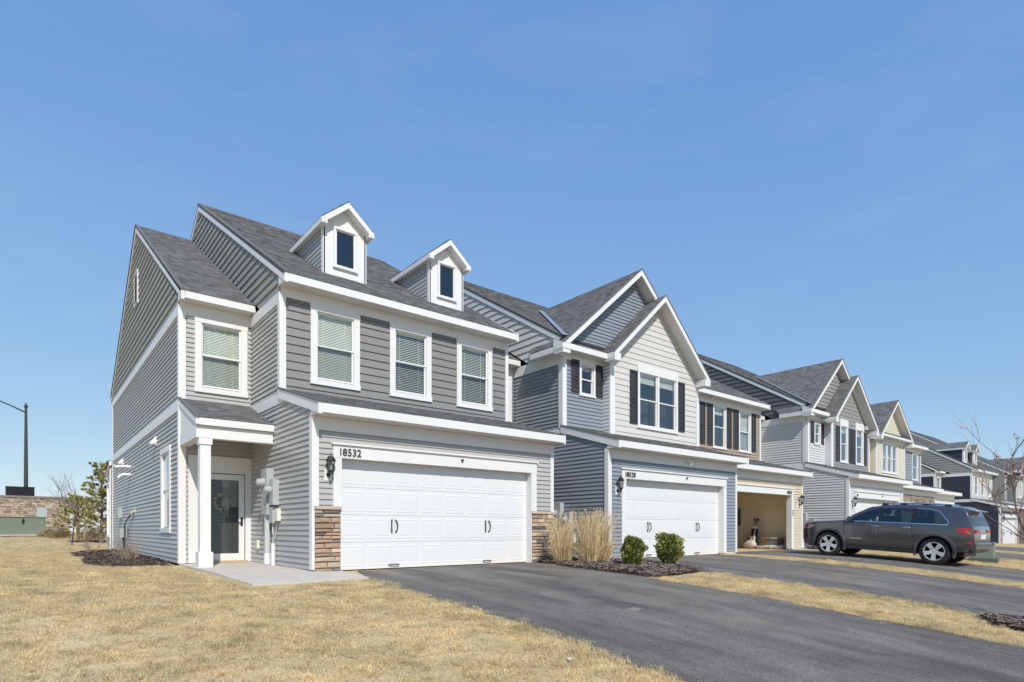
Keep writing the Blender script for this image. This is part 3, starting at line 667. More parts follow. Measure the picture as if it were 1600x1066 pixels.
    # dormers
    for cx in (1.80, 4.70):
        yf = 2.68; hw = .53; zw = 8.16; zb = 6.75
        d = MB(); fd = front(yf); ty = (zw - 6.13) / SL + 1.43
        wn = dict(u0=cx - .30, u1=cx + .30, v0=7.07, v1=8.05, c=.055, fixed=True, dark=True)
        hl = hole(wn)
        for (a0, a1, b0, b1) in ((cx - hw, hl[0], zb, zw), (hl[1], cx + hw, zb, zw), (hl[0], hl[1], zb, hl[2]), (hl[0], hl[1], hl[3], zw)): d.box(fd, a0, a1, b0, b1, -.1, 0)
        d.prism(fd, [(cx - hw, zw), (cx + hw, zw), (cx, zw + .84 * hw)], -.1, 0)
        D = obj('dormer', d, WHITE, h)
        window_child(D, fd, wn)
        for sgn, fs in ((-1, left(cx - hw)), (1, right(cx + hw))):
            clad_child(D, fs, [(yf + .1, 6.13 + SL * (yf + .1 - 1.43) - .05), (ty, zw - .14 - .02), (ty, zw - .14), (yf + .1, zw - .14)], m=s1 if detail is not None else s1)
            obj('dormer_side_trim', MB().box(fs, yf, yf + .1, zb, zw, -.03, .025), WHITE, D)
            obj('dormer_side_frieze', MB().prism(fs, [(yf + .1, zw - .15), (ty - .2, zw - .15), (ty, zw), (yf + .1, zw)], -.03, .025), WHITE, D)
            # roof slope of the dormer
            ov = hw + .11; sd = .84; ze = zw + .84 * hw + .05 - sd * ov; pk = zw + .84 * hw + .05
            yb0 = 1.43 + (ze - 6.13) / SL + .1; yb1 = 1.43 + (pk - 6.13) / SL + .1
            Vd = Vec((-sgn, 0, sd)).normalized(); ln = ov / abs(Vd.x)
            if sgn < 0: r = roof_child(D, (cx - ov, yf - .2, ze), (0, 1, 0), Vd, [(0, 0), (yb0 - yf + .2, 0), (yb1 - yf + .2, ln), (0, ln)])
            else: r = roof_child(D, (cx + ov, yf - .2, ze), (0, 1, 0), Vd, [(0, 0), (yb0 - yf + .2, 0), (yb1 - yf + .2, ln), (0, ln)])
            e_ = cx + sgn * ov
            fv = front(yf - .2)
            obj('dormer_rake', MB().prism(fv, [(e_, ze - .17), (cx, pk - .17), (cx, pk - .03), (e_, ze - .03)], -.2, .02), WHITE, D)
            ff = left(e_) if sgn < 0 else right(e_)
            obj('dormer_fascia', MB().prism(ff, [(yf - .215, ze - .15), (yb0 - .12, ze - .15), (yb0 + .02, ze - .025), (yf - .215, ze - .025)], -.12, .02), WHITE, D)
    return h
def window_child(parent, fr, w):
    return window(parent, fr, w)
def clad_child(D, fr, poly, m):
    b = MB(); b.prism(fr, poly, -.05, -.003)
    for s in courses(poly, (), .108): piece(b, fr, s, .016)
    return obj('dormer_siding', b, m, D, stuff=False)
def roof_child(D, O, U, Vd, poly):
    U = Vec(U).normalized(); N = U.cross(Vd); N = N if N.z > 0 else -N
    fr = Fr(O, U, Vd, N); b = MB().prism(fr, poly, -.04, 0)
    for s in courses(poly, (), .14):
        l0, r0, l1, r1, a, c = s; u = min(l0, l1); end = max(r0, r1)
        while u < end:
            u2 = u + random.uniform(.09, .26); A, B = max(u, min(l0, l1)), min(u2, min(r0, r1))
            if B - A > .02:
                t = random.choice((.006, .009, .014)); b.add([fr.p(A, a, .001), fr.p(B, a, .001), fr.p(A, a, t), fr.p(B, a, t), fr.p(A, c, .003), fr.p(B, c, .003)], [(0, 1, 3, 2), (2, 3, 5, 4)])
            u = u2
    return obj('dormer_roof', b, ROOFM, D, fix=False)
def gable(h, fw, fr_rake_y, cx, zp, sl, xl, xr, wall_y, yback, sid, e, sep, zbase, tabs=True, wl=None, wr=None, cutl=None, cutr=None, holes=()):
    """front-facing gable: cladding triangle, both roof slopes, rakes and soffits"""
    wl = wl if wl is not None else xl + .3; wr = wr if wr is not None else xr - .3
    zs = lambda x: zp - sl * abs(x - cx) - .1
    f = front(wall_y)
    if sid: clad(h, f, [(wl, zbase), (wr, zbase), (wr, max(zs(wr), zbase + .01)), (cx, zs(cx)), (wl, max(zs(wl), zbase + .01))], holes, e=e, m=sid, tb=.028, sep=sep, name='shake_course' if e > .15 else 'siding_board')
    fr = front(fr_rake_y)
    for sgn, xe in ((-1, xl), (1, xr)):
        ze = zp - sl * abs(xe - cx)
        Vd = Vec((-sgn, 0, sl)).normalized(); ln = abs(xe - cx) / abs(Vd.x)
        c = cutl if sgn < 0 else cutr
        y0e, y0r = c if c else (yback, yback)
        roof(h, (xe, fr_rake_y, ze), (0, 1, 0), Vd, [(0, 0), (y0e - fr_rake_y, 0), (y0r - fr_rake_y, ln), (0, ln)], tabs=tabs)
        k = .2
        obj('rake_board', MB().prism(fr, [(xe, ze - k), (cx, zp - k - .002), (cx, zp - .02), (xe, ze - .02)], -.03, .02), WHITE, h)
        obj('drip_edge', MB().prism(fr, [(xe, ze - .02), (cx, zp - .02), (cx, zp + .022), (xe, ze + .022)], -.02, .035), ROOFM, h)
        obj('soffit', MB().prism(fr, [(xe, ze - .19), (cx, zp - .19), (cx, zp - .16), (xe, ze - .16)], -(wall_y - fr_rake_y), -.031), SOFF, h)
        ff = left(xe) if sgn < 0 else right(xe)
        obj('fascia', MB().box(ff, fr_rake_y + .004, y0e, ze - .185, ze - .028, -.04, .007), WHITE, h)
        obj('rake_return', MB().prism(fr, [(xe, ze - .02), (xe + (-sgn) * .30, ze + .30 * sl * 0 - .02), (xe + (-sgn) * .30, ze - .24), (xe, ze - .24)], -(wall_y - fr_rake_y), .012), WHITE, h)
def house_B(name, label, loc, p):
    """double front gable townhouse; p holds colours and the few measures that differ"""
    h = thing(name, label, 'house', loc); sep = p['sep']; W = p['W']; f0 = front(0); SL = .6
    s1, s2, sg, slow = p['s1'], p['s2'], p['sg'], p['sl']
    lower_garage_front(h, f0, W, p['d0'], p['d1'], slow, sep, p['lam'], p['num'], tsize=p.get('tsize', .24))
    side_and_lower_roof(h, W, p.get('sside', s1), sep, 4.0, ydepth=1.75)
    bx0 = p['bx0']; bx1 = W
    f2 = front(1.72); f3 = front(1.46); fl = left(0)
    sw = dict(u0=p['sw'][0], u1=p['sw'][1], v0=p['sw'][2], v1=p['sw'][3], c=.08, blind='valance')
    clad(h, f2, [(0, 3.7), (bx0, 3.7), (bx0, 5.72), (0, 5.72)], [hole(sw)], m=p.get('s2low', s1), sep=sep); window(h, f2, sw)
    shutter(h, f2, sw['u0'] - .33, sw['u0'] - .012, sw['v0'] + .06, sw['v1'] + .01); shutter(h, f2, sw['u1'] + .012, sw['u1'] + .33, sw['v0'] + .06, sw['v1'] + .01)
    box('corner_board', f2, 0, .12, 3.7, 5.95, -.03, .038, WHITE, h); box('frieze_board', f2, .12, bx0, 5.72, 5.95, -.02, .036, WHITE, h)
    clad(h, left(bx0), [(1.46, 3.6), (1.72, 3.6), (1.72, 5.9), (1.46, 5.9)], m=p.get('s2low', s1), sep=sep)
    # bay
    box('corner_board', f3, bx0 - .02, bx0 + .2, 3.62, 6.0, -.28, .038, WHITE, h); box('corner_board', f3, W - .12, W, 3.62, 6.0, -.2, .038, WHITE, h)
    ws = [dict(u0=a, u1=b, v0=c, v1=d, c=.1, head=hd, n=n, blind='valance') for a, b, c, d, hd, n in p['bw']]
    zr2, x2 = p['g2'][1], p['g2'][0]
    zs = lambda x: zr2 - .91 * abs(x - x2) - .12
    clad(h, f3, [(bx0 + .2, 3.64), (W - .12, 3.64), (W - .12, zs(W - .12)), (x2, zs(x2)), (bx0 + .2, zs(bx0 + .2))], [hole(q) for q in ws], e=.18, m=s2, tb=.019, sep=sep, name='shake_course')
    for q in ws: window(h, f3, q)
    for a, b, c, d in p['sh']: shutter(h, f3, a, b, c, d)
    gable(h, f3, 1.06, x2, zr2, .91, p['g2'][2], p['g2'][3], 1.46, 4.6, None, .2, sep, 6, cutl=(3.2, 4.6), cutr=(3.6, 4.6))
    # rear, larger gable
    x1, z1 = p['g1']; sl1 = .87
    gable(h, f2, 1.37, x1, z1, sl1, -.35, 2 * x1 + .35, 1.72, 6, p.get('s1g', s1), p.get('e1', .108), sep, 6.12, wl=.0, wr=2 * x1, cutl=(2.75, 6.1), cutr=(2.4, 6.1))
    # pent eave under the rear gable
    roof_y(h, -.36, p['g2'][2] + .12, 1.34, 6.05, .45, 1.74)
    eave(h, -.36, p['g2'][2] + .1, 1.34, 6.06, 1.72, fh=.17)
    for fe_ in (left(-.362), right(p['g2'][2] + .102)): obj('eave_return', MB().prism(fe_, [(1.345, 5.885), (1.73, 5.885), (1.73, 6.22), (1.345, 6.045)], -.02, .004), WHITE, h)
    obj('eave_box', MB().cube(-.345, 0.04, 1.37, 2.75, 5.88, 6.0), WHITE, h)
    # left side, upper
    clad(h, fl, [(1.72, 3.71), (3.95, 3.71), (3.95, 5.60), (1.72, 5.60)], m=p.get('sside', s1), sep=sep)
    box('belt_board', fl, 1.72, 3.95, 5.58, 5.87, -.02, .034, WHITE, h); box('corner_board', fl, 1.685, 1.86, 3.6, 5.58, -.02, .038, WHITE, h)
    yr = 8.7; zr = 6.2 + SL * (yr - 1.43)
    clad(h, fl, [(1.9, 5.87), (3.2, 5.87), (9.2, 9.6), (yr, zr - .2), (1.9, 6.3)], e=.2, m=sg, tb=.032, sep=sep, name='shake_course')
    rake(h, fl, 1.75, 6.38, yr, zr - .01, .2, -.02, .05); rake_shingle_edge(h, fl, 1.75, 6.38, yr, zr - .01, -.02, .07)
    rake(h, fl, yr, zr - .01, 16, 6.2, .2, -.02, .05)
    Wm = W + .0
    roof_y(h, -.06, Wm, 1.63, 6.32, SL, yr); roof_y(h, -.06, Wm, 2 * yr - 1.43, 6.2, SL, yr, -1, tabs=False)
    # valley flashing between the main slope and the rear gable
    vd = [Vec((-.2, 2.9, z1 - sl1 * (x1 + .2) + .02)), Vec((x1 * .35, 0, 0))]
    a = Vec((-.05, 1.63 + (z1 - sl1 * (x1 + .05) - 6.32) / SL, z1 - sl1 * (x1 + .05))); b_ = Vec((x1 - .1, 1.63 + (z1 - sl1 * .1 - 6.32) / SL, z1 - sl1 * .1))
    obj('valley_flashing', MB().add([a + Vec((-.13, -.02, .05)), a + Vec((.13, -.08, .05)), b_ + Vec((.13, -.08, .05)), b_ + Vec((-.13, -.02, .05))], [(0, 1, 2, 3)]), FLASH, h)
    fr_ = right(W)
    clad(h, fr_, [(.0, .06), (16, .06), (16, 3.0), (0, 3.0)], m=s1, sep=False); clad(h, fr_, [(1.72, 3.0), (16, 3.0), (16, 6.1), (yr, zr - .15), (1.72, 6.25)], m=s1, sep=False)
    clad(h, back(16), [(-1.6, .06), (W, .06), (W, 6.1), (-1.6, 6.1)], m=s1, sep=False)
    # entrance block in the gap
    side_porch(h, -1.58, 0, slow, False, post=True); left_block_roof(h, -1.58, -.002, yr=9.6)
    meter_group(h, fl, 1.85, .58)
    if p.get('spout'): downspout(h, [(-.2, 1.3, 5.93), (-.08, 1.5, 5.75), (.02, 1.66, 5.55), (.02, 1.66, 3.75)])
    return h
def house_C(name, label, loc, p):
    """plain eave townhouse with garage, upper windows, optional bay gable"""
    h = thing(name, label, 'house', loc); sep = p['sep']; W = p['W']; f0 = front(0); SL = .6; s1, s2, slow = p['s1'], p['s2'], p['sl']
    lower_garage_front(h, f0, W, p['d0'], p['d1'], slow, sep, p['lam'], p['num'], tside=p.get('tside', 1), tsize=.22, hmm=p.get('hmm', 2.2), door=p.get('door', True), mark=p.get('mark', False))
    if p.get('band'): stones(h, f0, .1, W - .1, 2.33, 2.70, cap=False, sep=False, hmin=.05, hmax=.09)
    side_and_lower_roof(h, W, s1, False, 4.0, ydepth=1.8)
    f2 = front(1.8)
    ws = [dict(u0=a, u1=b, v0=c, v1=d, c=.08, head=hd, n=n, blind=bl) for a, b, c, d, hd, n, bl in p['w']]
    clad(h, f2, [(0, 3.7), (W, 3.7), (W, 5.78), (0, 5.78)], [hole(q) for q in ws], e=p.get('e', .108), m=s2, sep=sep)
    for q in ws: window(h, f2, q)
    for a, b, c, d in p.get('sh', ()): shutter(h, f2, a, b, c, d)
    box('frieze_board', f2, .1, W - .1, 5.78, 5.99, -.02, .036, WHITE, h)
    for u in (0, W - .1): box('corner_board', f2, u, u + .1, 3.72, 5.99, -.03, .038, WHITE, h)
    yr = p.get('yr', 8.8); zr = 6.17 + SL * (yr - 1.4)
    roof_y(h, .0, W + .05, 1.4, 6.17, SL, yr); roof_y(h, 0, W + .05, 2 * yr - 1.4, 6.17, SL, yr, -1, tabs=False)
    eave(h, .0, W + .05, 1.4, 6.17, 1.8, fh=.17)
    fr_ = right(W); rake(h, fr_, 1.37, 6.16, yr, zr - .01, .2, -.02, .05); obj('eave_return', MB().prism(fr_, [(1.4, 5.99), (1.8, 5.99), (1.8, 6.26), (1.4, 6.14)], -.015, .04), WHITE, h)
    fl = left(0); rake(h, fl, 1.37, 6.16, yr, zr - .01, .2, -.02, .0)
    y1 = 16
    inner = p.get('room')
    clad(h, fr_, [(0, .06), (y1, .06), (y1, 3.0), (0, 3.0)], m=s1, sep=False); clad(h, fr_, [(1.8, 3.0), (y1, 3.0), (y1, 6.1), (yr, zr - .15), (1.8, 6.25)], m=s1, sep=False)
    clad(h, fl, [(1.8, 3.5), (y1, 3.5), (y1, 6.1), (yr, zr - .15), (1.8, 6.25)], m=s1, sep=False); clad(h, fl, [(4.0, .06), (y1, .06), (y1, 3.5), (4, 3.5)], m=s1, sep=False)
    clad(h, back(y1), [(0, .06), (W, .06), (W, 6.1), (0, 6.1)], m=s1, sep=False)
    if p.get('bay'):
        b = p['bay']; fb = front(b['y'])
        wq = [dict(u0=a, u1=c_, v0=c, v1=d, c=.1, head=hd, n=n, blind=bl) for a, c_, c, d, hd, n, bl in b['w']]
        clad(h, fb, [(b['x0'], 3.64), (b['x1'], 3.64), (b['x1'], 5.75), (b['x0'], 5.75)], [hole(q) for q in wq], m=s1, sep=sep)
        for q in wq: window(h, fb, q)
        box('frieze_board', fb, b['x0'] + .1, b['x1'] - .1, 5.75, 6.0, -.02, .034, WHITE, h)
        for u in (b['x0'], b['x1'] - .12): box('corner_board', fb, u, u + .12, 3.62, 6.0, -.05, .038, WHITE, h)
        clad(h, left(b['x0']), [(b['y'], 3.6), (1.8, 3.6), (1.8, 6.0), (b['y'], 6.0)], m=s1, sep=sep)
        gable(h, fb, b['y'] - .4, b['cx'], b['zp'], b['sl'], b['xl'], b['xr'], b['y'], 5.5, b.get('sg', s1), .108, sep, 6.05, wl=b['x0'], wr=b['x1'])
        eave(h, b['xl'], b['xr'], b['y'] - .4, 6.06, b['y'], fh=.16); roof_y(h, b['xl'], b['xr'], b['y'] - .42, 6.06, .35, b['y'] + .02, tabs=False)
    if p.get('block'): 
        bw = p['block']; fbk = front(3.6)
        clad(h, fbk, [(W, .06), (W + bw, .06), (W + bw, 5.9), (W, 5.9)], m=s1, sep=False); roof_y(h, W, W + bw, 3.25, 6.06, SL, 9.4, tabs=True); eave(h, W + .05, W + bw, 3.25, 6.06, 3.6, fh=.16)
        downspout(h, [(W + .32, 3.2, 5.95), (W + .2, 3.4, 5.75), (W + .12, 3.52, 5.5), (W + .12, 3.52, 3.0)])
    return h

# ------------------------------------------------------------------ the row of townhouses
TA = house_A('townhouse', 'nearest grey townhouse with two white dormers, stone garage piers and number 18532', (0, 0, 0), SID['a'], SID['a2'], SID['ag'], True, '18532')
fo = left(-1.51)
meter_group(TA, left(0), 2.42, 1.14)
box('outlet_cover', left(0), 3.25, 3.37, .38, .58, .014, .07, CREAM, TA)
# fittings on the long left wall
for (y, z, s) in ((7.0, 3.13, 1.), (13.9, 3.2, 1.)):
    V_ = MB().box(fo, y - .11, y + .11, z - .1, z + .12, .01, .05); P = obj('vent_hood', V_, WHITE, TA)
    obj('hood_flap', MB().prism(Fr(fo.p(0, 0), fo.N, fo.V, fo.U), [(.05, z + .1), (.16, z - .02), (.16, z - .09), (.05, z - .06)], y - .09, y + .09), WHITE, P)
for z, l in ((2.86, .42), (2.6, .3)):
    obj('exhaust_pipe', MB().tube([fo.p(11.9, z, 0), fo.p(11.9, z, l * .7), fo.p(11.9, z - .03, l), fo.p(11.9, z - (.0 if z > 2.7 else .12), l + .06)], .05, 10), WHITE, TA, smooth=True)
box('utility_box', fo, 14.1, 14.7, 1.22, 1.62, .014, .14, GREYBOX, TA)
obj('hose_bib', MB().tube([fo.p(10.9, 1.4, 0), fo.p(10.9, 1.4, .09), fo.p(10.9, 1.3, .12)], .02, 6).box(fo, 10.82, 10.98, 1.3, 1.52, .01, .03), CREAM, TA)
Gm = box('gas_meter', fo, 12.55, 12.85, .55, .85, .05, .25, GREYBOX, TA)
obj('gas_pipe', MB().tube([fo.p(12.5, .0, .12), fo.p(12.5, 1.0, .12), fo.p(11.4, 1.3, .08), fo.p(10.95, 1.32, .04)], .02, 6).tube([fo.p(12.75, .6, .14), fo.p(12.75, .05, .14)], .025, 6), BLACK, Gm)

house_B('townhouse', 'slate blue townhouse with off-white shake gable, black shutters and number 18528', (7.75, -.43, 0), dict(
    sep=True, W=6.3, s1=SID['b'], s2=SID['b2'], sg=SID['b2'], sl=SID['b'], d0=.68, d1=5.48, lam=.33, num='18528', bx0=1.71, sw=(.65, 1.32, 4.75, 5.76),
    bw=[(2.99, 5.09, 4.02, 6.06, .27, 2)], sh=[(2.62, 2.975, 4.13, 5.80), (5.105, 5.49, 4.13, 5.80)], g1=(3.1, 9.02), g2=(3.91, 8.3, 1.45, 6.44)))
hc = house_C('townhouse', 'tan townhouse with the open garage, paired black shutters and number 18522', (14.07, .4, -.02), dict(
    sep=True, W=6.45, s1=SID['c'], s2=SID['c2'], sl=SID['c'], d0=.72, d1=5.47, lam=6.12, num='18522', door=False,
    w=[(.85, 1.80, 4.05, 5.80, .08, 1, 'valance'), (2.75, 3.70, 4.05, 5.80, .08, 1, 'valance'), (4.66, 5.62, 4.05, 5.80, .08, 1, 'closed')],
    sh=[(1.82, 2.2, 4.15, 5.78), (2.36, 2.735, 4.15, 5.78), (3.715, 4.1, 4.15, 5.78), (4.26, 4.645, 4.15, 5.78), (5.635, 6.02, 4.15, 5.78)], block=1.6))
house_B('townhouse', 'pale grey townhouse with mid-grey shake gable and two shuttered windows behind the parked car', (22.15, -.75, -.05), dict(
    sep=True, W=6.15, s1=SID['d'], s2=SID['d2'], sg=SID['dg'], s1g=SID['d2'], e1=.18, sl=SID['d'], d0=.75, d1=5.5, lam=.28, num='20', tsize=.2, bx0=1.8, sw=(.69, 1.32, 4.63, 5.62), spout=True,
    bw=[(2.72, 3.6, 3.95, 5.97, .32, 1), (4.47, 5.4, 3.95, 5.97, .32, 1)], sh=[(2.3, 2.70, 4.0, 5.62), (3.62, 4.0, 4.0, 5.62), (4.07, 4.45, 4.0, 5.62), (5.42, 5.8, 4.0, 5.62)], g1=(2.78, 8.72), g2=(3.74, 8.05, 1.35, 6.3)))
house_C('townhouse', 'pale yellow townhouse with a stone band over its garage and a triple bay window', (28.3, .05, -.06), dict(
    sep=True, W=7.65, s1=SID['e'], s2=SID['e'], sl=SID['d'], d0=1.6, d1=6.9, lam=None, num='', band=True, hmm=2.03, mark=True,
    w=[], bay=dict(y=1.4, x0=2.95, x1=7.3, cx=5.05, zp=8.05, sl=.86, xl=2.6, xr=7.6, w=[(3.75, 6.1, 3.98, 5.72, .1, 3, None)])))
house_C('townhouse', 'narrow blue-grey townhouse end with one tall upper window', (36.0, .4, -.08), dict(
    sep=True, W=4.9, e=.18, s1=SID['d'], s2=SID['f'], sl=SID['d'], d0=.6, d1=4.3, lam=.3, num='', w=[(3.25, 4.35, 4.0, 5.75, .1, 1, None)]))
house_A('townhouse', 'far dark navy townhouse with two small white dormers', (55.5, 1.05, -.43), SID['g'], SID['d'], SID['ag'], False, '')
house_C('townhouse', 'farthest grey townhouse at the right edge behind the bare tree', (61.75, .2, -.45), dict(
    sep=False, W=9, s1=SID['d2'], s2=SID['d2'], sl=SID['d'], d0=1.2, d1=6.2, lam=.5, num='', yr=9.5,
    w=[(2.4, 3.6, 4.0, 5.75, .1, 1, None), (5.5, 6.7, 4.0, 5.75, .1, 1, None)], bay=dict(y=1.2, x0=.8, x1=3.2, cx=2.0, zp=7.6, sl=.8, xl=.5, xr=3.5, w=[(1.2, 2.8, 4.0, 5.6, .1, 2, None)])))
# garage C interior: walls, ceiling, floor belong to that townhouse
GI = mat('drywall_tan', (.86, .76, .60), .9, .08, 1.5, col2=(.88, .78, .62)); MUD = mat('drywall_mud', (.86, .80, .70), .9, .15, 8)
box('garage_wall', left(6.30), .17, 6.0, .0, 2.9, -.02, .0, GI, hc); box('garage_wall', front(6.0), .12, 6.28, 0, 2.9, -.05, 0, GI, hc); box('garage_wall', right(.14), .17, 6.0, 0, 2.9, -.02, 0, GI, hc)
obj('garage_ceiling', MB().cube(.12, 6.3, .17, 6.0, 2.8, 2.86), GI, hc); obj('garage_floor', MB().cube(.13, 6.29, -.0, 6.0, -.2, .015), CONC, hc)
fi = left(6.30)
box('drywall_seam', fi, .3, 5.9, 1.55, 1.68, .0, .004, MUD, hc); box('drywall_seam', fi, 2.42, 2.54, 1.68, 2.8, .0, .0045, MUD, hc)
box('electric_panel', fi, 2.62, 3.5, 1.0, 1.75, .0, .07, mat('panel_green_grey', (.10, .12, .11), .5), hc)
box('keypad', front(0), 5.52, 5.60, 1.42, 1.62, .043, .08, GREYBOX, hc)
if True: bpy.context.view_layer.update()

# ------------------------------------------------------------------ concrete walk
def sheet(name, pts, m, off, skirt=.08):
    """polygon draped on the ground with a small edge"""
    k = len(pts); top = [(x, y, gz(x, y) + off) for x, y in pts]; bot = [(x, y, gz(x, y) + off - skirt) for x, y in pts]
    return obj(name, MB().add(top + bot, [tuple(range(k))] + [(i, (i + 1) % k, k + (i + 1) % k, k + i) for i in range(k)]), m)
wk = MB(); js = [3.9, 2.35, .78, -1.68]
for y1, y0 in zip(js, js[1:]): wk.add([(-1.55, y0 + .006, .05 if y0 > 0 else .0), (-.02, y0 + .006, .05 if y0 > 0 else .0), (-.02, y1 - .006, .05), (-1.55, y1 - .006, .05)] + [(-1.55, y0 + .006, -.2), (-.02, y0 + .006, -.2), (-.02, y1 - .006, -.2), (-1.55, y1 - .006, -.2)], [(0, 1, 2, 3), (0, 4, 5, 1), (1, 5, 6, 2), (2, 6, 7, 3), (3, 7, 4, 0)])
wk.add([(-.014, -1.68, .0), (.42, -1.55, -.005), (.56, -.05, .02), (-.014, -.02, .03), (-.014, -1.68, -.2), (.42, -1.55, -.2), (.56, -.05, -.2), (-.014, -.02, -.2)], [(0, 1, 2, 3), (0, 4, 5, 1), (1, 5, 6, 2), (2, 6, 7, 3), (3, 7, 4, 0)])
struct(obj('concrete_walk', wk, CONC))
ap = MB().cube(7.9, 13.9, -.9, -.43, -.2, .0); struct(obj('concrete_apron', ap, CONC)); 
struct(obj('concrete_apron', MB().cube(14.3, 20.4, -.25, .39, -.2, .005), CONC))
# ------------------------------------------------------------------ mulch
MULCH = mat('mulch_bark', (.085, .058, .045), .95, .3, 30, .8, 80, pos=True, col2=(.15, .105, .08))
CHIP = mat('bark_chip', (.13, .092, .072), .95, .2, 20, island=.6)
CHIPL = mat('bark_chip_grey', (.20, .155, .125), .95, .2, 20, island=.6)
def inpoly(x, y, P):
    c = False; n = len(P)
    for i in range(n):
        x0, y0 = P[i]; x1, y1 = P[(i + 1) % n]
        if (y0 > y) != (y1 > y) and x < (x1 - x0) * (y - y0) / (y1 - y0) + x0: c = not c
    return c
BEDS = []
def bed(label, P, chips, m=None):
    BEDS.append(P); cx = sum(p[0] for p in P) / len(P); cy = sum(p[1] for p in P) / len(P)
    ring = []; n = len(P)
    for i in range(n):                                 # rounded, wavy outline
        a, b = Vec(P[i]), Vec(P[(i + 1) % n])
        for k in range(4):
            q = a.lerp(b, k / 4); ring.append((q.x + random.uniform(-.05, .05), q.y + random.uniform(-.05, .05)))
    k = len(ring); vs = [(cx, cy, gz(cx, cy) + .07)] + [(cx + (x - cx) * .8, cy + (y - cy) * .8, gz(x, y) + .06) for x, y in ring] + [(x, y, gz(x, y) - .01) for x, y in ring]
    fs = [(0, 1 + i, 1 + (i + 1) % k) for i in range(k)] + [(1 + i, 1 + k + i, 1 + k + (i + 1) % k, 1 + (i + 1) % k) for i in range(k)]
    o = obj('mulch_bed', MB().add(vs, fs), MULCH); struct(o); o['label'] = label
    rng = np.random.default_rng(len(BEDS)); V_ = []; F_ = []
    x0, x1 = min(p[0] for p in ring), max(p[0] for p in ring); y0, y1 = min(p[1] for p in ring), max(p[1] for p in ring); c = 0; tries = 0
    while c < chips and tries < chips * 12:
        tries += 1; x, y = rng.uniform(x0, x1), rng.uniform(y0, y1)
        if not inpoly(x, y, ring): continue
        a = rng.uniform(0, 6.28); l = rng.uniform(.02, .06); wd = rng.uniform(.006, .018); t = rng.uniform(-.4, .4)
        dx, dy = math.cos(a) * l, math.sin(a) * l; ex, ey = -math.sin(a) * wd, math.cos(a) * wd
        e = min(1, 2.2 * min(abs(x - cx) / (x1 - x0 + .01), 1)); z = gz(x, y) + .065 + rng.uniform(-.012, .03)
        b0 = len(V_); V_ += [(x - dx - ex, y - dy - ey, z - t * l), (x + dx - ex, y + dy - ey, z + t * l), (x + dx + ex, y + dy + ey, z + t * l + .006), (x - dx + ex, y - dy + ey, z - t * l + .006)]; F_.append((b0, b0 + 1, b0 + 2, b0 + 3)); c += 1
    ch = obj('bark_chips', MB().add(V_, F_), m or CHIP, o, fix=False, stuff=True)
bed('dark mulch bed along the left wall of the nearest house', [(-1.55, 4.1), (-2.5, 4.1), (-3.0, 4.9), (-3.15, 6.5), (-2.9, 9.5), (-3.1, 12.2), (-2.5, 14.8), (-1.55, 15.2)], 5200)
bed('mulch bed with plume grass and two round bushes between driveways', [(5.5, -.1), (5.35, -.95), (4.98, -2.0), (5.05, -3.2), (5.2, -4.0), (5.9, -3.9), (6.7, -3.75), (7.3, -3.7), (7.55, -2.6), (7.75, -.6), (7.7, .3), (6.4, .6)], 6500, CHIPL)
bed('mulch ring at the foot of the leaning bare tree', [(6.85, -8.5), (7.3, -8.65), (7.55, -9.3), (7.3, -10), (6.6, -10.1), (6.3, -9.5), (6.5, -8.85)], 2500, CHIPL)
bed('mulch bed beside the pale grey townhouse', [(20.6, .2), (20.4, -1.2), (21.4, -1.6), (22.2, -.9), (22.1, 1)], 900)
bed('mulch ring around the staked young tree', [(-2.0, 27.5), (-1.2, 27.4), (-.7, 28.4), (-1.0, 29.4), (-2.0, 29.6), (-2.5, 28.5)], 900)
bed('mulch strip below the stone sign wall', [(-9, 40.5), (-3, 43.0), (-1, 47), (-3, 50), (-9, 47)], 500)
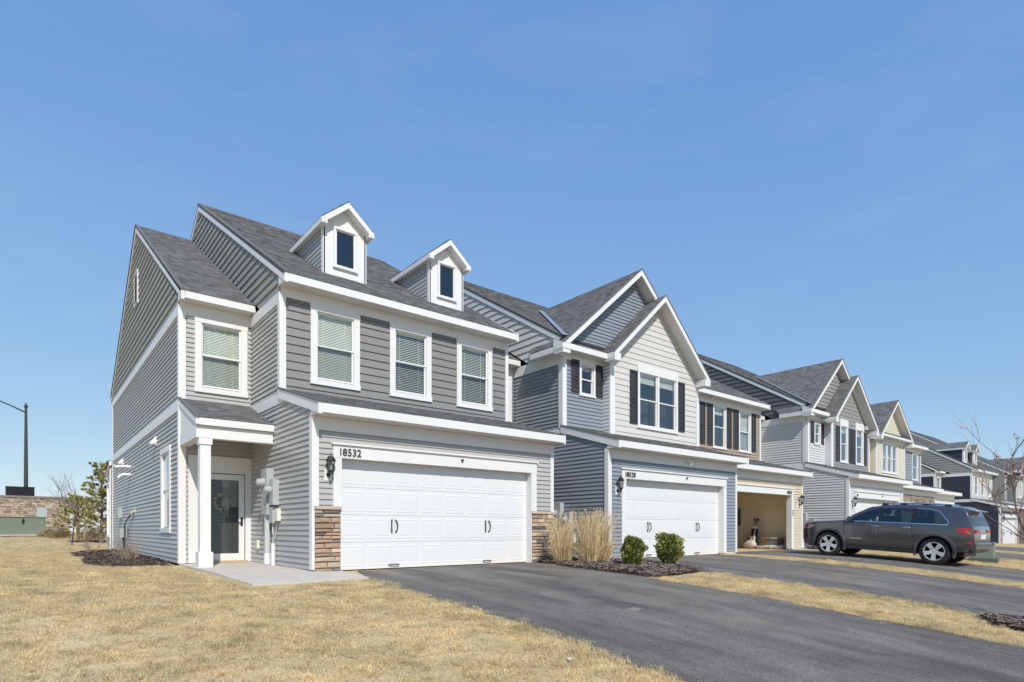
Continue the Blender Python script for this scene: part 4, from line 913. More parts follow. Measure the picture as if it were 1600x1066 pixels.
# ------------------------------------------------------------------ dry turf (instanced blade patches)
def turf_mat():
    m = bpy.data.materials.new('dry_grass_blade'); m.use_nodes = True; t = m.node_tree; L = t.links.new; p = t.nodes['Principled BSDF']
    p.inputs['Roughness'].default_value = .75; p.inputs['Specular IOR Level'].default_value = .2
    g = node(t, 'NewGeometry'); cr = node(t, 'ValToRGB'); e = cr.color_ramp.elements
    e[0].position = 0; e[0].color = (.60, .46, .25, 1); e[1].position = 1; e[1].color = (.95, .84, .60, 1)
    for q, c in ((.3, (.82, .66, .40, 1)), (.6, (.92, .77, .50, 1)), (.85, (.66, .55, .29, 1))): x = e.new(q); x.color = c
    L(g.outputs['Random Per Island'], cr.inputs[0])
    n = node(t, 'TexNoise'); n.inputs['Scale'].default_value = .55; n.inputs['Detail'].default_value = 6; n.inputs['Roughness'].default_value = .7; L(g.outputs['Position'], n.inputs['Vector'])
    r = node(t, 'MapRange'); r.inputs[1].default_value = .52; r.inputs[2].default_value = .72; r.inputs[4].default_value = .7; L(n.outputs[0], r.inputs[0])
    mx = node(t, 'Mix', data_type='RGBA'); mx.inputs[7].default_value = (.54, .49, .18, 1); L(r.outputs[0], mx.inputs[0]); L(cr.outputs[0], mx.inputs[6])
    n2 = node(t, 'TexNoise'); n2.inputs['Scale'].default_value = 2.6; n2.inputs['Detail'].default_value = 4; L(g.outputs['Position'], n2.inputs['Vector'])
    r2 = node(t, 'MapRange'); r2.inputs[1].default_value = .3; r2.inputs[2].default_value = .7; r2.inputs[3].default_value = .72; r2.inputs[4].default_value = 1.22; L(n2.outputs[0], r2.inputs[0])
    n3 = node(t, 'TexNoise'); n3.inputs['Scale'].default_value = 34; n3.inputs['Detail'].default_value = 5; n3.inputs['Roughness'].default_value = .75; L(g.outputs['Position'], n3.inputs['Vector'])
    r3 = node(t, 'MapRange'); r3.inputs[1].default_value = .36; r3.inputs[2].default_value = .62; r3.inputs[3].default_value = .50; r3.inputs[4].default_value = 1.42; L(n3.outputs[0], r3.inputs[0])
    mu = node(t, 'Math', operation='MULTIPLY'); L(r2.outputs[0], mu.inputs[0]); L(r3.outputs[0], mu.inputs[1])
    hs = node(t, 'HueSaturation'); L(mu.outputs[0], hs.inputs['Value']); L(mx.outputs[2], hs.inputs['Color']); L(hs.outputs[0], p.inputs['Base Color'])
    tl = node(t, 'BsdfTranslucent'); L(hs.outputs[0], tl.inputs[0]); ms = node(t, 'MixShader'); ms.inputs[0].default_value = .5; o_ = t.nodes['Material Output']; L(p.outputs[0], ms.inputs[1]); L(tl.outputs[0], ms.inputs[2]); L(ms.outputs[0], o_.inputs[0])
    return m
TURF = turf_mat()
PC = bpy.data.collections.new('turf_patches')
def turf_patch(k, size, n, hmin, hmax, wid):
    rng = np.random.default_rng(50 + k)
    c = rng.uniform(-size / 2, size / 2, (n, 2)) * 1.12; a = rng.uniform(0, 6.28, n); h = rng.uniform(hmin, hmax, n); w_ = rng.uniform(.6, 1.2, n) * wid; ln = rng.uniform(.6, 3.5, n) * h
    d = np.stack([np.cos(a), np.sin(a)], 1); e = np.stack([-np.sin(a), np.cos(a)], 1); z0 = rng.uniform(-.004, .006, n)
    q = int(n * .26); ctr = rng.uniform(-size / 2, size / 2, (9, 2)); pick = rng.integers(0, 9, q)      # taller tufts
    c[:q] = ctr[pick] + rng.normal(0, .022, (q, 2)); h[:q] = rng.uniform(.018, .048, q); ln[:q] = h[:q] * rng.uniform(.3, 1.3, q)
    V_ = np.zeros((n, 5, 3)); 
    V_[:, 0, :2] = c - e * w_[:, None]; V_[:, 1, :2] = c + e * w_[:, None]; V_[:, 0, 2] = V_[:, 1, 2] = z0
    m_ = c + d * (ln * .4)[:, None]; V_[:, 2, :2] = m_ - e * w_[:, None] * .8; V_[:, 3, :2] = m_ + e * w_[:, None] * .8; V_[:, 2, 2] = V_[:, 3, 2] = z0 + h * .65
    V_[:, 4, :2] = c + d * ln[:, None]; V_[:, 4, 2] = z0 + h
    b = np.arange(n)[:, None] * 5; F_ = [tuple(q) for q in (b + np.array([[0, 1, 3, 2]])).tolist()] + [tuple(q) for q in (b + np.array([[2, 3, 4]])).tolist()]
    me = bpy.data.meshes.new('turf_patch'); me.from_pydata(V_.reshape(-1, 3).tolist(), [], F_); me.materials.append(TURF)
    o = bpy.data.objects.new('turf_patch', me); PC.objects.link(o)
for k in range(5): turf_patch(k, .5, 1250, .006, .022, .0017)
def on_drive(x, y, mrg=0.):
    return any(y0 < y < y1 + .3 and xl(y) - mrg < x < xr(y) + mrg for xl, xr, y0, y1 in DRV)
def blocked(x, y):
    if on_drive(x, y, .10): return True
    if -1.75 < x < .62 and -1.85 < y < 4.1: return True
    if x > -1.6 and y > -.95 and x < 41.2 and not (x > 20.3 and y < -.9): return True
    if 53.8 < x < 72 and y > 1: return True
    if any(inpoly(x, y, P) for P in BEDS): return True
    return y < -15.2
PTS = []
def scatter(x0, x1, y0, y1, st):
    for x in frange(x0, x1, st):
        for y in frange(y0, y1, st):
            px, py = x + random.uniform(-.12, .12), y + random.uniform(-.12, .12)
            # keep what the lens can see, with a generous margin
            dx, dy = px + 4.165, py + 11.012; fw = dx * .632 + dy * .775; rt = dx * .775 - dy * .632
            if fw < 3.4 or abs(rt) > fw * 1.15 + 2.5: continue
            if blocked(px, py): continue
            PTS.append((px, py, gz(px, py)))
scatter(-13, 9, -12, 6, .36); scatter(9, 30, -14, 0, .42); scatter(-16, -1.7, 6, 22, .42); scatter(-26, 8, 22, 46, .75); scatter(30, 58, -14, 0, .8); scatter(41.3, 54, 0, 14, .8)
# finer fringe along the driveway edges so that the turf spills over
for xl, xr, y0, y1 in DRV[:4]:
    for y in frange(max(y0, -13), y1, .16):
        for x in (xl(y) - .22, xr(y) + .22):
            if not any(inpoly(x, y, P) for P in BEDS) and not (-1.7 < x < .6 and y > -1.8) and y < -.6 and x > -2: PTS.append((x + random.uniform(-.07, .05), y, gz(x, y) - .004))
def gn_scatter(name, pts, coll, label):
    me = bpy.data.meshes.new(name); me.from_pydata(pts, [], []); o = bpy.data.objects.new(name, me); COL.objects.link(o)
    ng = bpy.data.node_groups.new(name, 'GeometryNodeTree'); ng.interface.new_socket('Geometry', in_out='INPUT', socket_type='NodeSocketGeometry'); ng.interface.new_socket('Geometry', in_out='OUTPUT', socket_type='NodeSocketGeometry')
    N = ng.nodes.new; L = ng.links.new; gi = N('NodeGroupInput'); go = N('NodeGroupOutput'); ip = N('GeometryNodeInstanceOnPoints'); ci = N('GeometryNodeCollectionInfo')
    ci.inputs[0].default_value = coll; ci.inputs['Separate Children'].default_value = True; ci.inputs['Reset Children'].default_value = True
    ip.inputs['Pick Instance'].default_value = True; mp = N('GeometryNodeMeshToPoints')
    rv = N('FunctionNodeRandomValue'); rv.data_type = 'FLOAT_VECTOR'; rv.inputs[0].default_value = (-.03, -.03, 0); rv.inputs[1].default_value = (.03, .03, 6.283)
    rs = N('FunctionNodeRandomValue'); rs.data_type = 'FLOAT'; rs.inputs[2].default_value = .85; rs.inputs[3].default_value = 1.25
    L(gi.outputs[0], mp.inputs[0]); L(mp.outputs[0], ip.inputs['Points']); L(ci.outputs[0], ip.inputs['Instance']); L(rv.outputs[0], ip.inputs['Rotation']); L(rs.outputs[1], ip.inputs['Scale']); L(ip.outputs[0], go.inputs[0])
    md = o.modifiers.new('scatter', 'NODES'); md.node_group = ng; o['kind'] = 'stuff'; o['label'] = label; o['category'] = 'grass'; return o
gn_scatter('dry_grass', PTS, PC, 'straw coloured dormant lawn grass')
# ------------------------------------------------------------------ plants
def leaf_crown(rng, n, shape, size, up=.3):
    """n small leaf quads; shape(rng)->point, outward dir"""
    b = MB()
    for _ in range(n):
        p, d = shape(rng); s = size * rng.uniform(.6, 1.4)
        a = (d + Vec((rng.uniform(-1, 1), rng.uniform(-1, 1), rng.uniform(-.4, 1) + up)) * .8).normalized(); e = a.orthogonal().normalized(); e.rotate(Matrix.Rotation(rng.uniform(0, 6.28), 3, a)); e *= s * .32
        b.add([p - e * .4, p + a * s * .5 - e, p + a * s, p + a * s * .5 + e, ], [(0, 1, 2, 3)])
    return b
BUSHM = mat('arborvitae_leaf', (.18, .195, .05), .6, .2, 6, island=.6, col2=(.32, .32, .10), pos=True)
BARK = mat('grey_brown_bark', (.17, .13, .105), .9, .2, 14, .5, 60)
for (x, y, r, ht, lab, sd) in ((6.44, -2.33, .215, .60, 'smaller round evergreen bush left of its taller neighbour', 1), (7.46, -2.58, .245, .68, 'larger round evergreen bush in front of the white garage door', 2)):
    rng = random.Random(sd); t = thing('evergreen_bush', lab, 'bush', (x, y, gz(x, y) + .05), 0, 'round evergreen bushes')
    lob = [(rng.uniform(0, 6.28), rng.uniform(.1, .95), rng.uniform(.07, .16)) for _ in range(34)]
    def shp(g):
        a = g.uniform(0, 6.28); v = g.random() ** .8; 
        rad = r * 1.08 * math.sqrt(max(.02, 1 - ((v - .52) / (.60 if v < .52 else .50)) ** 2))
        bump = sum(am * math.exp(-(((a - la + 3.14) % 6.28 - 3.14) ** 2) / .12 - ((v - lv) ** 2) / .012) for la, lv, am in lob)
        rad *= (.80 + bump * 1.7) * g.uniform(.45, 1.22) ** .5
        return Vec((rad * math.cos(a), rad * math.sin(a), .02 + v * ht * (.95 + bump * .35))), Vec((math.cos(a), math.sin(a), .5))
    obj('crown', leaf_crown(rng, 5200, shp, .06), BUSHM, t, fix=False)
    st = MB(); 
    for k in range(5): a = k * 1.26; st.tube([(0, 0, -.1), (.05 * math.cos(a), .05 * math.sin(a), .1), (r * .55 * math.cos(a), r * .55 * math.sin(a), ht * .6)], [.014, .011, .005], 5)
    obj('trunk', st, BARK, t)
PLUME = mat('plume_grass', (.56, .41, .20), .8, .2, 5, island=.4, col2=(.78, .64, .40))
for (x, y, hh, n, lab, sd) in ((5.75, -.75, 1.1, 620, 'dry tan plume grass clump beside the stone pier', 1), (6.15, -1.25, 1.2, 700, 'middle of the three dry plume grass clumps', 2), (6.62, -1.2, 1.2, 700, 'dry plume grass clump nearest the white corner board', 3)):
    rng = random.Random(40 + sd); t = thing('plume_grass', lab, 'grass clump', (x, y, gz(x, y) + .05), 0, 'dry plume grass clumps between the garages'); b = MB()
    for _ in range(n):
        a = rng.uniform(0, 6.28); r0 = rng.uniform(0, .2); tall = rng.random() < .45; L_ = hh * (rng.uniform(.72, 1.15) if tall else rng.uniform(.25, .7)); lean = rng.uniform(.03, .34) if tall else rng.uniform(.25, 1.05)
        w_ = rng.uniform(.003, .0065); d = Vec((math.cos(a), math.sin(a), 0)); ba = rng.uniform(0, 6.28); e = Vec((math.cos(ba), math.sin(ba), 0)) * w_; p0 = Vec((d.x * r0, d.y * r0, -.03))
        P_ = [p0 + d * (lean * L_ * s ** 1.7) + Vec((0, 0, L_ * (s - (.35 * s ** 3 * lean if not tall else .06 * s ** 3)))) for s in (0, .35, .7, 1)]
        V_ = []
        for i, q in enumerate(P_): k = (1, .9, .7, .15)[i]; V_ += [q - e * k, q + e * k]
        b.add(V_, [(0, 1, 3, 2), (2, 3, 5, 4), (4, 5, 7, 6)])
        if tall and rng.random() < .55:               # feathery seed head
            q = P_[3]; 
            for _k in range(5):
                c = q + Vec((rng.uniform(-.012, .012), rng.uniform(-.012, .012), rng.uniform(-.16, .03))); b.add([c - e, c + e, c + e * .3 + d * .02 + Vec((0, 0, .05))], [(0, 1, 2)])
    obj('blades', b, PLUME, t, fix=False)
def grow(b, rng, p, d, L_, r, depth, spread=.6, up=.15, seg=3, kids=3, tips=None, k=5, droop=0):
    """recursive bare branching into mesh builder b"""
    pts = [Vec(p)]; q = Vec(p); dd = Vec(d).normalized()
    for i in range(seg):
        dd = (dd + Vec((rng.uniform(-1, 1), rng.uniform(-1, 1), rng.uniform(-1, 1))) * .13 + Vec((0, 0, up * .25))).normalized(); q = q + dd * L_ / seg; pts.append(q.copy())
    b.tube(pts, [r * (1 - .55 * i / seg) for i in range(seg + 1)], k if r > .012 else 3, cap=False)
    if tips is not None and depth <= 1: tips += [(pts[-1], dd.copy())]
    if depth <= 0: return
    for c in range(kids + (rng.random() < .4)):
        i = rng.randint(1, seg); a = dd.orthogonal().normalized(); a.rotate(Matrix.Rotation(rng.uniform(0, 6.28), 3, dd))
        nd = (dd + a * rng.uniform(.5, 1.2) * spread + Vec((0, 0, up))).normalized()
        grow(b, rng, pts[i], nd, L_ * rng.uniform(.5, .78), r * rng.uniform(.42, .6), depth - 1, spread, up, seg, kids, tips, k)
TWIG = mat('pale_dry_twig', (.36, .27, .19), .9, .2, 10, island=.3)
for (x, y, s, n, lab, sd) in ((-2.25, 6.4, 1., 34, 'leafless twiggy shrub in the mulch beside the long grey wall', 1), (-2.55, 12.6, .8, 16, 'small leafless shrub at the far tip of the mulch bed', 2)):
    rng = random.Random(60 + sd); t = thing('bare_shrub', lab, 'shrub', (x, y, gz(x, y) + .05), 0, 'leafless shrubs in the mulch bed'); b = MB()
    for _ in range(n):
        a = rng.uniform(0, 6.28); e = rng.uniform(.35, 1.1); grow(b, rng, (rng.uniform(-.08, .08), rng.uniform(-.25, .25), -.05), (math.cos(a) * e, math.sin(a) * e * 1.2, 1), .42 * s, .007, 2, .7, .25, 3, 2)
    obj('twigs', b, TWIG, t, fix=False)
# leaning bare tree just outside the right edge, its branches reach into view
def tree_thing(name, lab, x, y, z=None): return thing(name, lab, 'tree', (x, y, gz(x, y) - .03 if z is None else z))
rng = random.Random(5); t = tree_thing('bare_tree', 'small multi-stem bare tree with a few dry leaves at the right edge', 6.95, -9.35)
BARKR = mat('reddish_bark', (.20, .135, .115), .85, .25, 12, .4, 50)
ax_ = Vec((.775, -.632, 0)); fw_ = Vec((.632, .775, 0)); b = MB(); tips = []
def tp(r, z, d=0): return ax_ * (r + .38 * min(1, max(0, (z + .6) / .8))) + fw_ * d + Vec((0, 0, z + .6))       # r sideways from the base, z world height
stems = [([(0, -.6, 0), (-.12, -.1, .05), (-.42, .35, .1), (-.60, .72, .15), (-.72, 1.1, .2), (-.78, 1.5, .2), (-.74, 1.95, .25)], .042),
         ([(0, -.6, 0), (-.05, .2, .02), (-.22, .62, .0), (-.52, .70, .1)], .03), ([(0, -.6, 0), (-.1, .6, -.1), (-.28, 1.35, -.15), (-.40, 2.0, -.2), (-.42, 2.35, -.2), (-.47, 2.85, -.2)], .045),
         ([(0, -.6, 0), (.05, .6, .1), (.2, 1.5, .2), (.25, 2.4, .3)], .045), ([(-.05, .2, 0), (.25, .9, -.2), (.55, 1.7, -.3)], .03), ([(-.72, 1.1, .2), (-.95, 1.32, .3), (-1.12, 1.62, .3)], .014), ([(-.60, .72, .15), (-.85, .98, .2), (-1.12, 1.28, .25)], .013)]
for pl, r0 in stems:
    P_ = [tp(*q) for q in pl]; n = len(P_); b.tube(P_, [r0 * .6 * (1 - .75 * i / (n - 1)) for i in range(n)], 7, cap=False)
TR = obj('trunk', b, BARKR, t, smooth=True, fix=False); b = MB()
for pl, r0 in stems:
    P_ = [tp(*q) for q in pl]
    for i in range(2, len(P_)):
        for _ in range(3):
            q = P_[i - 1].lerp(P_[i], rng.random()); a = rng.uniform(0, 6.28); grow(b, rng, q, Vec((math.cos(a) * .8, math.sin(a) * .8, .8)), rng.uniform(.3, .6), .0095, 2, .55, .2, 3, 2, tips)
CR = obj('crown', b, BARKR, t, fix=False); lf = MB()
for p, d in tips:
    if rng.random() < .14:
        for _ in range(3):
            q = p + Vec((rng.uniform(-.05, .05), rng.uniform(-.05, .05), rng.uniform(-.06, .03))); e = Vec((rng.uniform(-1, 1), rng.uniform(-1, 1), rng.uniform(-1, .2))).normalized() * .03; g_ = e.orthogonal().normalized() * .013; lf.add([q - g_ * .3, q + e + g_, q + e * 1.9, q + e - g_], [(0, 1, 2, 3)])
obj('dry_leaves', lf, mat('dry_leaf', (.42, .22, .12), .8, .2, 20, island=.4), CR, fix=False)
# bare tree, pine and staked sapling behind the house
rng = random.Random(11); t = tree_thing('bare_tree', 'leafless round-crowned tree behind the pine at left', -1.2, 44); b = MB()
grow(b, rng, (0, 0, 0), (0, 0, 1), 1.7, .11, 0, seg=4); obj('trunk', b, BARK, t, fix=False); b = MB()
for k in range(9): a = k * .7; grow(b, rng, (0, 0, 1.0 + k * .08), (math.cos(a) * .9, math.sin(a) * .9, 1.1), 1.7, .045, 4, .65, .16, 3, 2)
obj('crown', b, mat('grey_twig', (.20, .165, .15), .9), t, fix=False)
NEED = mat('pine_needle', (.26, .25, .06), .7, .2, 3, island=.4, col2=(.42, .36, .10), pos=True)
def pine(lab, x, y, ht, wd, sd, n=26, dens=30):
    rng = random.Random(sd); t = tree_thing('pine_tree', lab, x, y); b = MB(); b.tube([(0, 0, 0), (.03, 0, ht * .5), (0, .02, ht)], [.09, .055, .015], 7); 
    nd = MB()
    for k in range(n):
        z = ht * (.12 + .84 * k / n); L_ = wd * (1 - .72 * k / n) * rng.uniform(.75, 1.1); a = k * 2.4 + rng.uniform(-.4, .4); e = Vec((math.cos(a), math.sin(a), .28)); tip = Vec((0, 0, z)) + e * L_
        b.tube([(0, 0, z), Vec((0, 0, z)) + e * L_ * .6, tip + Vec((0, 0, .06))], [.02, .013, .006], 4, cap=False)
        for j in range(7):
            c = Vec((0, 0, z)).lerp(tip, .3 + .7 * j / 6) + Vec((rng.uniform(-.12, .12), rng.uniform(-.12, .12), rng.uniform(-.06, .14)))
            for _ in range(dens):
                d = Vec((rng.uniform(-1, 1), rng.uniform(-1, 1), rng.uniform(-.5, 1))).normalized(); s = rng.uniform(.08, .17); w_ = d.orthogonal().normalized() * .014; nd.add([c - w_, c + w_, c + d * s], [(0, 1, 2)])
    obj('trunk', b, BARK, t, fix=False); obj('crown', nd, NEED, t, fix=False)
pine('yellow-green pine close behind the rear corner of the house', -1.15, 26.5, 4.3, 1.6, 21, 40, 80)
pine('small sparse pine left of the taller pine', -1.75, 33.5, 2.7, 1.7, 22, 26, 75)
rng = random.Random(31); t = tree_thing('young_tree', 'thin young tree held by a leaning stake on the lawn', -1.75, 28.4); b = MB()
b.tube([(0, 0, 0), (.03, 0, .9), (.0, .03, 1.4)], [.05, .042, .035], 7); obj('trunk', b, mat('pale_bark', (.34, .29, .24), .9, .2, 10), t, fix=False); b = MB()
for a, z in ((0.3, .9), (2.4, 1.1), (4.2, 1.3), (1.2, 1.3), (5.4, 1.0)): grow(b, rng, (0, 0, z), (math.cos(a), math.sin(a) * .5, .9), 1.2, .035, 3, .6, .15, 3, 2)
obj('crown', b, mat('grey_twig', (.2, .17, .15), .9), t, fix=False)
tag(obj('tree_stake', MB().tube([(-2.55, 23.1, .0), (-2.42, 23.3, 1.35)], [.028, .022], 6).tube([(-2.44, 23.28, 1.2), (-2.35, 24.6, 1.22)], .006, 4), BLACK), 'leaning dark stake planted in the lawn', 'stake')
GRS = mat('dry_shrub', (.30, .22, .12), .9, .3, 5, island=.5, col2=(.36, .30, .13))
for i, (x, y, r) in enumerate(((-1.2, 33, .9), (-2.5, 37, .8), (-.2, 36, 1.1), (-3.0, 41, .7))):
    rng = random.Random(80 + i); t = thing('dry_shrub', ('brown shrub below the pine, nearest the house', 'brown shrub left of the young tree', 'wide brown shrub hidden mostly by the pine', 'brown shrub beside the large green utility cabinet')[i], 'shrub', (x, y, gz(x, y)), 0, 'brown shrubs below the sign wall'); b = MB()
    for _ in range(900):
        a = rng.uniform(0, 6.28); v = rng.random(); q = Vec((math.cos(a) * r * math.sqrt(v) * rng.uniform(.5, 1), math.sin(a) * r * math.sqrt(v), rng.uniform(0, 1) * r * .8 * (1.05 - v * .7))); d = Vec((math.cos(a) * .5, math.sin(a) * .5, 1)).normalized() * .13; e = d.orthogonal().normalized() * .02; b.add([q - e, q + e, q + d], [(0, 1, 2)])
    obj('foliage', b, GRS, t, fix=False)
# ------------------------------------------------------------------ left background: sign wall, cabinet, lamp
SW = thing('stone_sign_wall', 'long tan stone sign wall with a cap across the far lawn', 'wall', (-7.2, 56, .33), R(8))
fw = front(0); stones(SW, fw, -5, 6.2, 0, 3.25, cap=False, sep=False, hmin=.11, hmax=.2)
obj('wall_core', MB().cube(-5, 6.2, .01, .7, -.5, 3.25), MORTAR, SW); obj('wall_cap', MB().cube(-5.1, 6.3, -.12, .8, 3.25, 3.42), mat('grey_cap', (.22, .20, .18), .8), SW)
box('utility_plate', fw, 3.75, 4.5, 1.2, 2.45, .06, .12, GREYBOX, SW)
sb = thing('dark_sign_box', 'black sign box standing on top of the stone wall', 'sign', (-7.2, 56, 3.75), R(8)); obj('sign_body', MB().cube(1.7, 3.65, .15, .5, .0, .76), BLACK, sb); obj('sign_rail', MB().cube(1.67, 3.68, .12, .53, .76, .8), BLACK, sb); obj('sign_feet', MB().cube(2.0, 2.1, .2, .45, -.02, .0).cube(3.2, 3.3, .2, .45, -.02, .0), BLACK, sb)
TG = mat('transformer_green', (.20, .235, .185), .5, .06, 3)
uc = thing('utility_cabinet', 'large pale green utility cabinet on a concrete pad, far left', 'utility box', (-4.55, 43.6, .33), R(16)); obj('cabinet_body', MB().cube(-2.6, 1.55, 0, 1.6, .12, 1.33), TG, uc); obj('cabinet_lid', MB().cube(-2.65, 1.6, -.05, 1.65, 1.33, 1.39), TG, uc); obj('cabinet_seam', MB().cube(-1.18, -1.13, -.012, 0, .14, 1.3), mat('seam_dark', (.1, .12, .1), .6), uc)
obj('latch', MB().cube(.18, .24, -.05, 0, .85, 1.25).cube(.12, .3, -.03, 0, 1.02, 1.12), BLACK, uc); obj('concrete_pad', MB().cube(-2.9, 1.9, -.4, 1.9, -.1, .12), CONC, uc)
sb2 = thing('utility_box', 'small green utility pedestal on the grass behind the parked car', 'utility box', (20.15, -5.95, gz(20.15, -5.95)), R(8)); obj('box_body', MB().prism(front(0), [(-.33, .14), (.33, .14), (.27, .62), (-.27, .62)], -.55, 0), TG, sb2); obj('box_base', MB().cube(-.42, .42, -.1, .65, -.05, .15), mat('base_dark_green', (.10, .115, .09), .7, .2, 8), sb2); obj('box_lid', MB().cube(-.29, .29, -.02, .57, .62, .66), TG, sb2)
lm = thing('street_lamp', 'tall dark street lamp rising behind the stone wall', 'lamp', (-4.2, 58.7, .5)); STEEL = mat('dark_steel', (.045, .055, .06), .45)
obj('pole', MB().tube([(0, 0, 0), (0, 0, 6), (0, 0, 11.4)], [.20, .155, .10], 12), STEEL, lm, smooth=True); obj('arm', MB().tube([(0, 0, 10.9), (-1.0, -.2, 11.35), (-2.0, -.4, 11.75), (-2.9, -.6, 11.85)], [.065, .06, .05, .045], 8), STEEL, lm, smooth=True); obj('finial', MB().lathe([(.13, 11.35), (.17, 11.45), (.1, 11.6), (.04, 11.75), (.01, 11.9)], 10), STEEL, lm, smooth=True); obj('luminaire', MB().cube(-4.1, -2.8, -.8, -.45, 11.78, 11.92), STEEL, lm)
fh = thing('distant_house', 'distant pale grey gabled house glimpsed behind the pine', 'house', (3.0, 95, .3), R(12)); ff = front(0)
obj('wall', MB().prism(ff, [(-4, -.5), (4, -.5), (4, 2.4), (0, 4.9), (-4, 2.4)], -9, 0), SID['d'], fh); obj('roof', MB().prism(ff, [(-4.4, 2.15), (0, 4.9), (4.4, 2.15), (4.4, 2.4), (0, 5.2), (-4.4, 2.4)], -9.3, .3), ROOFM, fh)
for u in (-2.2, 1.2): P = box('window', ff, u, u + 1.0, 1.0, 2.4, .0, .05, WHITE, fh); box('pane', ff, u + .1, u + .9, 1.1, 2.3, .05, .055, DARKROOM, P)
# ------------------------------------------------------------------ bits on the ground, garage contents
tag(obj('paper_scrap', MB().add([(-.01, -.025, 0), (.055, -.012, .01), (.06, .03, .004), (.0, .03, .012)], [(0, 1, 2, 3)]), WHITE, fix=False), 'small white paper scrap on the lawn near the driveway', 'litter').location = (-.36, -7.16, gz(-.36, -7.16) + .03)
ft = front(-.43)
CM = box('security_camera', front(0), 3.45, 3.53, 2.78, 2.86, .03, .10, WHITE, bpy.data.objects['townhouse.001']); obj('camera_lens', MB().tube([(3.49, -.09, 2.81), (3.47, -.2, 2.77)], .035, 8), WHITE, CM)
gx = 14.07 + 6.3; gy = .4
gbag = thing('golf_bag', 'black and white golf bag full of clubs in the open garage', 'golf bag', (gx - .45, gy + 1.75, 0)); 
obj('bag_body', MB().tube([(0, 0, 0), (.02, 0, .45), (.06, .0, .88)], [.14, .15, .13], 10), BLACK, gbag, smooth=True); obj('bag_pocket', MB().cube(-.2, -.10, -.1, .1, .12, .52), WHITE, gbag); obj('bag_collar', MB().tube([(.055, 0, .84), (.065, 0, .92)], .15, 10), WHITE, gbag)
obj('bag_strap', MB().tube([(-.1, -.1, .8), (-.22, -.12, .6), (-.2, -.1, .35)], .018, 5), WHITE, gbag)
rng = random.Random(9)
for k in range(8):
    a = k * .8; p = Vec((.06 + .07 * math.cos(a), .07 * math.sin(a), .85)); q = p + Vec((rng.uniform(-.12, .12), rng.uniform(-.12, .12), rng.uniform(.28, .42))); C_ = obj('golf_club', MB().tube([p, q], .008, 4), GREYBOX, gbag); obj('club_head', MB().lathe([(.02, -.03), (.055, 0), (.045, .04), (.01, .06)], 7, q), BLACK if k % 3 else WHITE, C_, smooth=True)
BEI = mat('beige_plastic', (.55, .50, .42), .5)
for i, (pts, r, lab) in enumerate((([(gx - .55, gy + 1.55, .08), (gx - .6, gy + .95, .09), (gx - .62, gy + .42, .08)], .075, 'pale rolled tube lying nearest the garage opening'), ([(gx - .4, gy + 1.5, .16), (gx - .42, gy + 1.0, .15), (gx - .5, gy + .6, .10)], .075, 'pale rolled tube lying behind the first one'), ([(gx - .62, gy + .95, .08), (gx - .5, gy + .5, .10), (gx - .3, gy + .22, .16)], .085, 'pale rolled tube slanting up beside the grey tote'))):
    o = obj('rolled_tube', MB().tube(pts, r, 12), mat('pale_foam', (.56, .55, .52), .7), smooth=True); tag(o, lab, 'tube', 'rolled tubes on the open garage floor')
t = thing('storage_tote', 'grey storage tote against the open garage wall', 'tote', (gx - .35, gy + .65, .015)); obj('tote_body', MB().prism(front(0), [(-.25, 0), (.25, 0), (.3, .42), (-.3, .42)], -.5, 0), mat('grey_tote', (.22, .22, .25), .5), t); obj('tote_lid', MB().cube(-.32, .32, -.03, .53, .42, .47), mat('pale_lid', (.5, .5, .5), .5), t)
t = thing('cardboard_box', 'open cardboard box beside the golf bag', 'box', (gx - .35, gy + 1.1, .015)); CB = mat('cardboard', (.42, .29, .16), .85); obj('box_body', MB().cube(-.25, .25, -.22, .22, 0, .38), CB, t); obj('flap', MB().add([(-.25, -.22, .38), (-.25, .22, .38), (-.4, .22, .46), (-.4, -.22, .46)], [(0, 1, 2, 3)]), CB, t, fix=False)
t = thing('duffel_bag', 'slumped beige duffel bag at the foot of the golf bag', 'bag', (gx - .7, gy + 1.85, .015)); obj('bag_body', MB().tube([(0, -.32, .12), (0, -.2, .17), (0, .15, .17), (0, .3, .12)], [.06, .17, .16, .05], 10), BEI, t, smooth=True); obj('handle', MB().tube([(0, -.15, .3), (0, -.08, .42), (0, .08, .42), (0, .12, .3)], .014, 5), BLACK, t)

# worn chip in the near driveway
ch_ = MB(); rng = random.Random(4); ring = [(2.12 + .13 * math.cos(a) * rng.uniform(.75, 1.15), -5.88 + .075 * math.sin(a) * rng.uniform(.7, 1.2)) for a in [k * math.pi / 9 for k in range(18)]]
k = len(ring); ch_.add([(x, y, gz(x, y) + .0125) for x, y in ring] + [(2.12 + (x - 2.12) * .8, -5.88 + (y + 5.88) * .75, gz(x, y) + .028) for x, y in ring] + [(2.12 + (x - 2.12) * .6, -5.88 + (y + 5.88) * .5, gz(x, y) + .014) for x, y in ring], [(i, (i + 1) % k, k + (i + 1) % k, k + i) for i in range(k)] + [(k + i, k + (i + 1) % k, 2 * k + (i + 1) % k, 2 * k + i) for i in range(k)] + [tuple(range(2 * k, 3 * k))])
o = obj('asphalt_chip', ch_, mat('worn_asphalt', (.20, .18, .16), .95, .3, 40, .6, 80, pos=True)); struct(o); o['label'] = 'small raised worn chip in the near driveway'
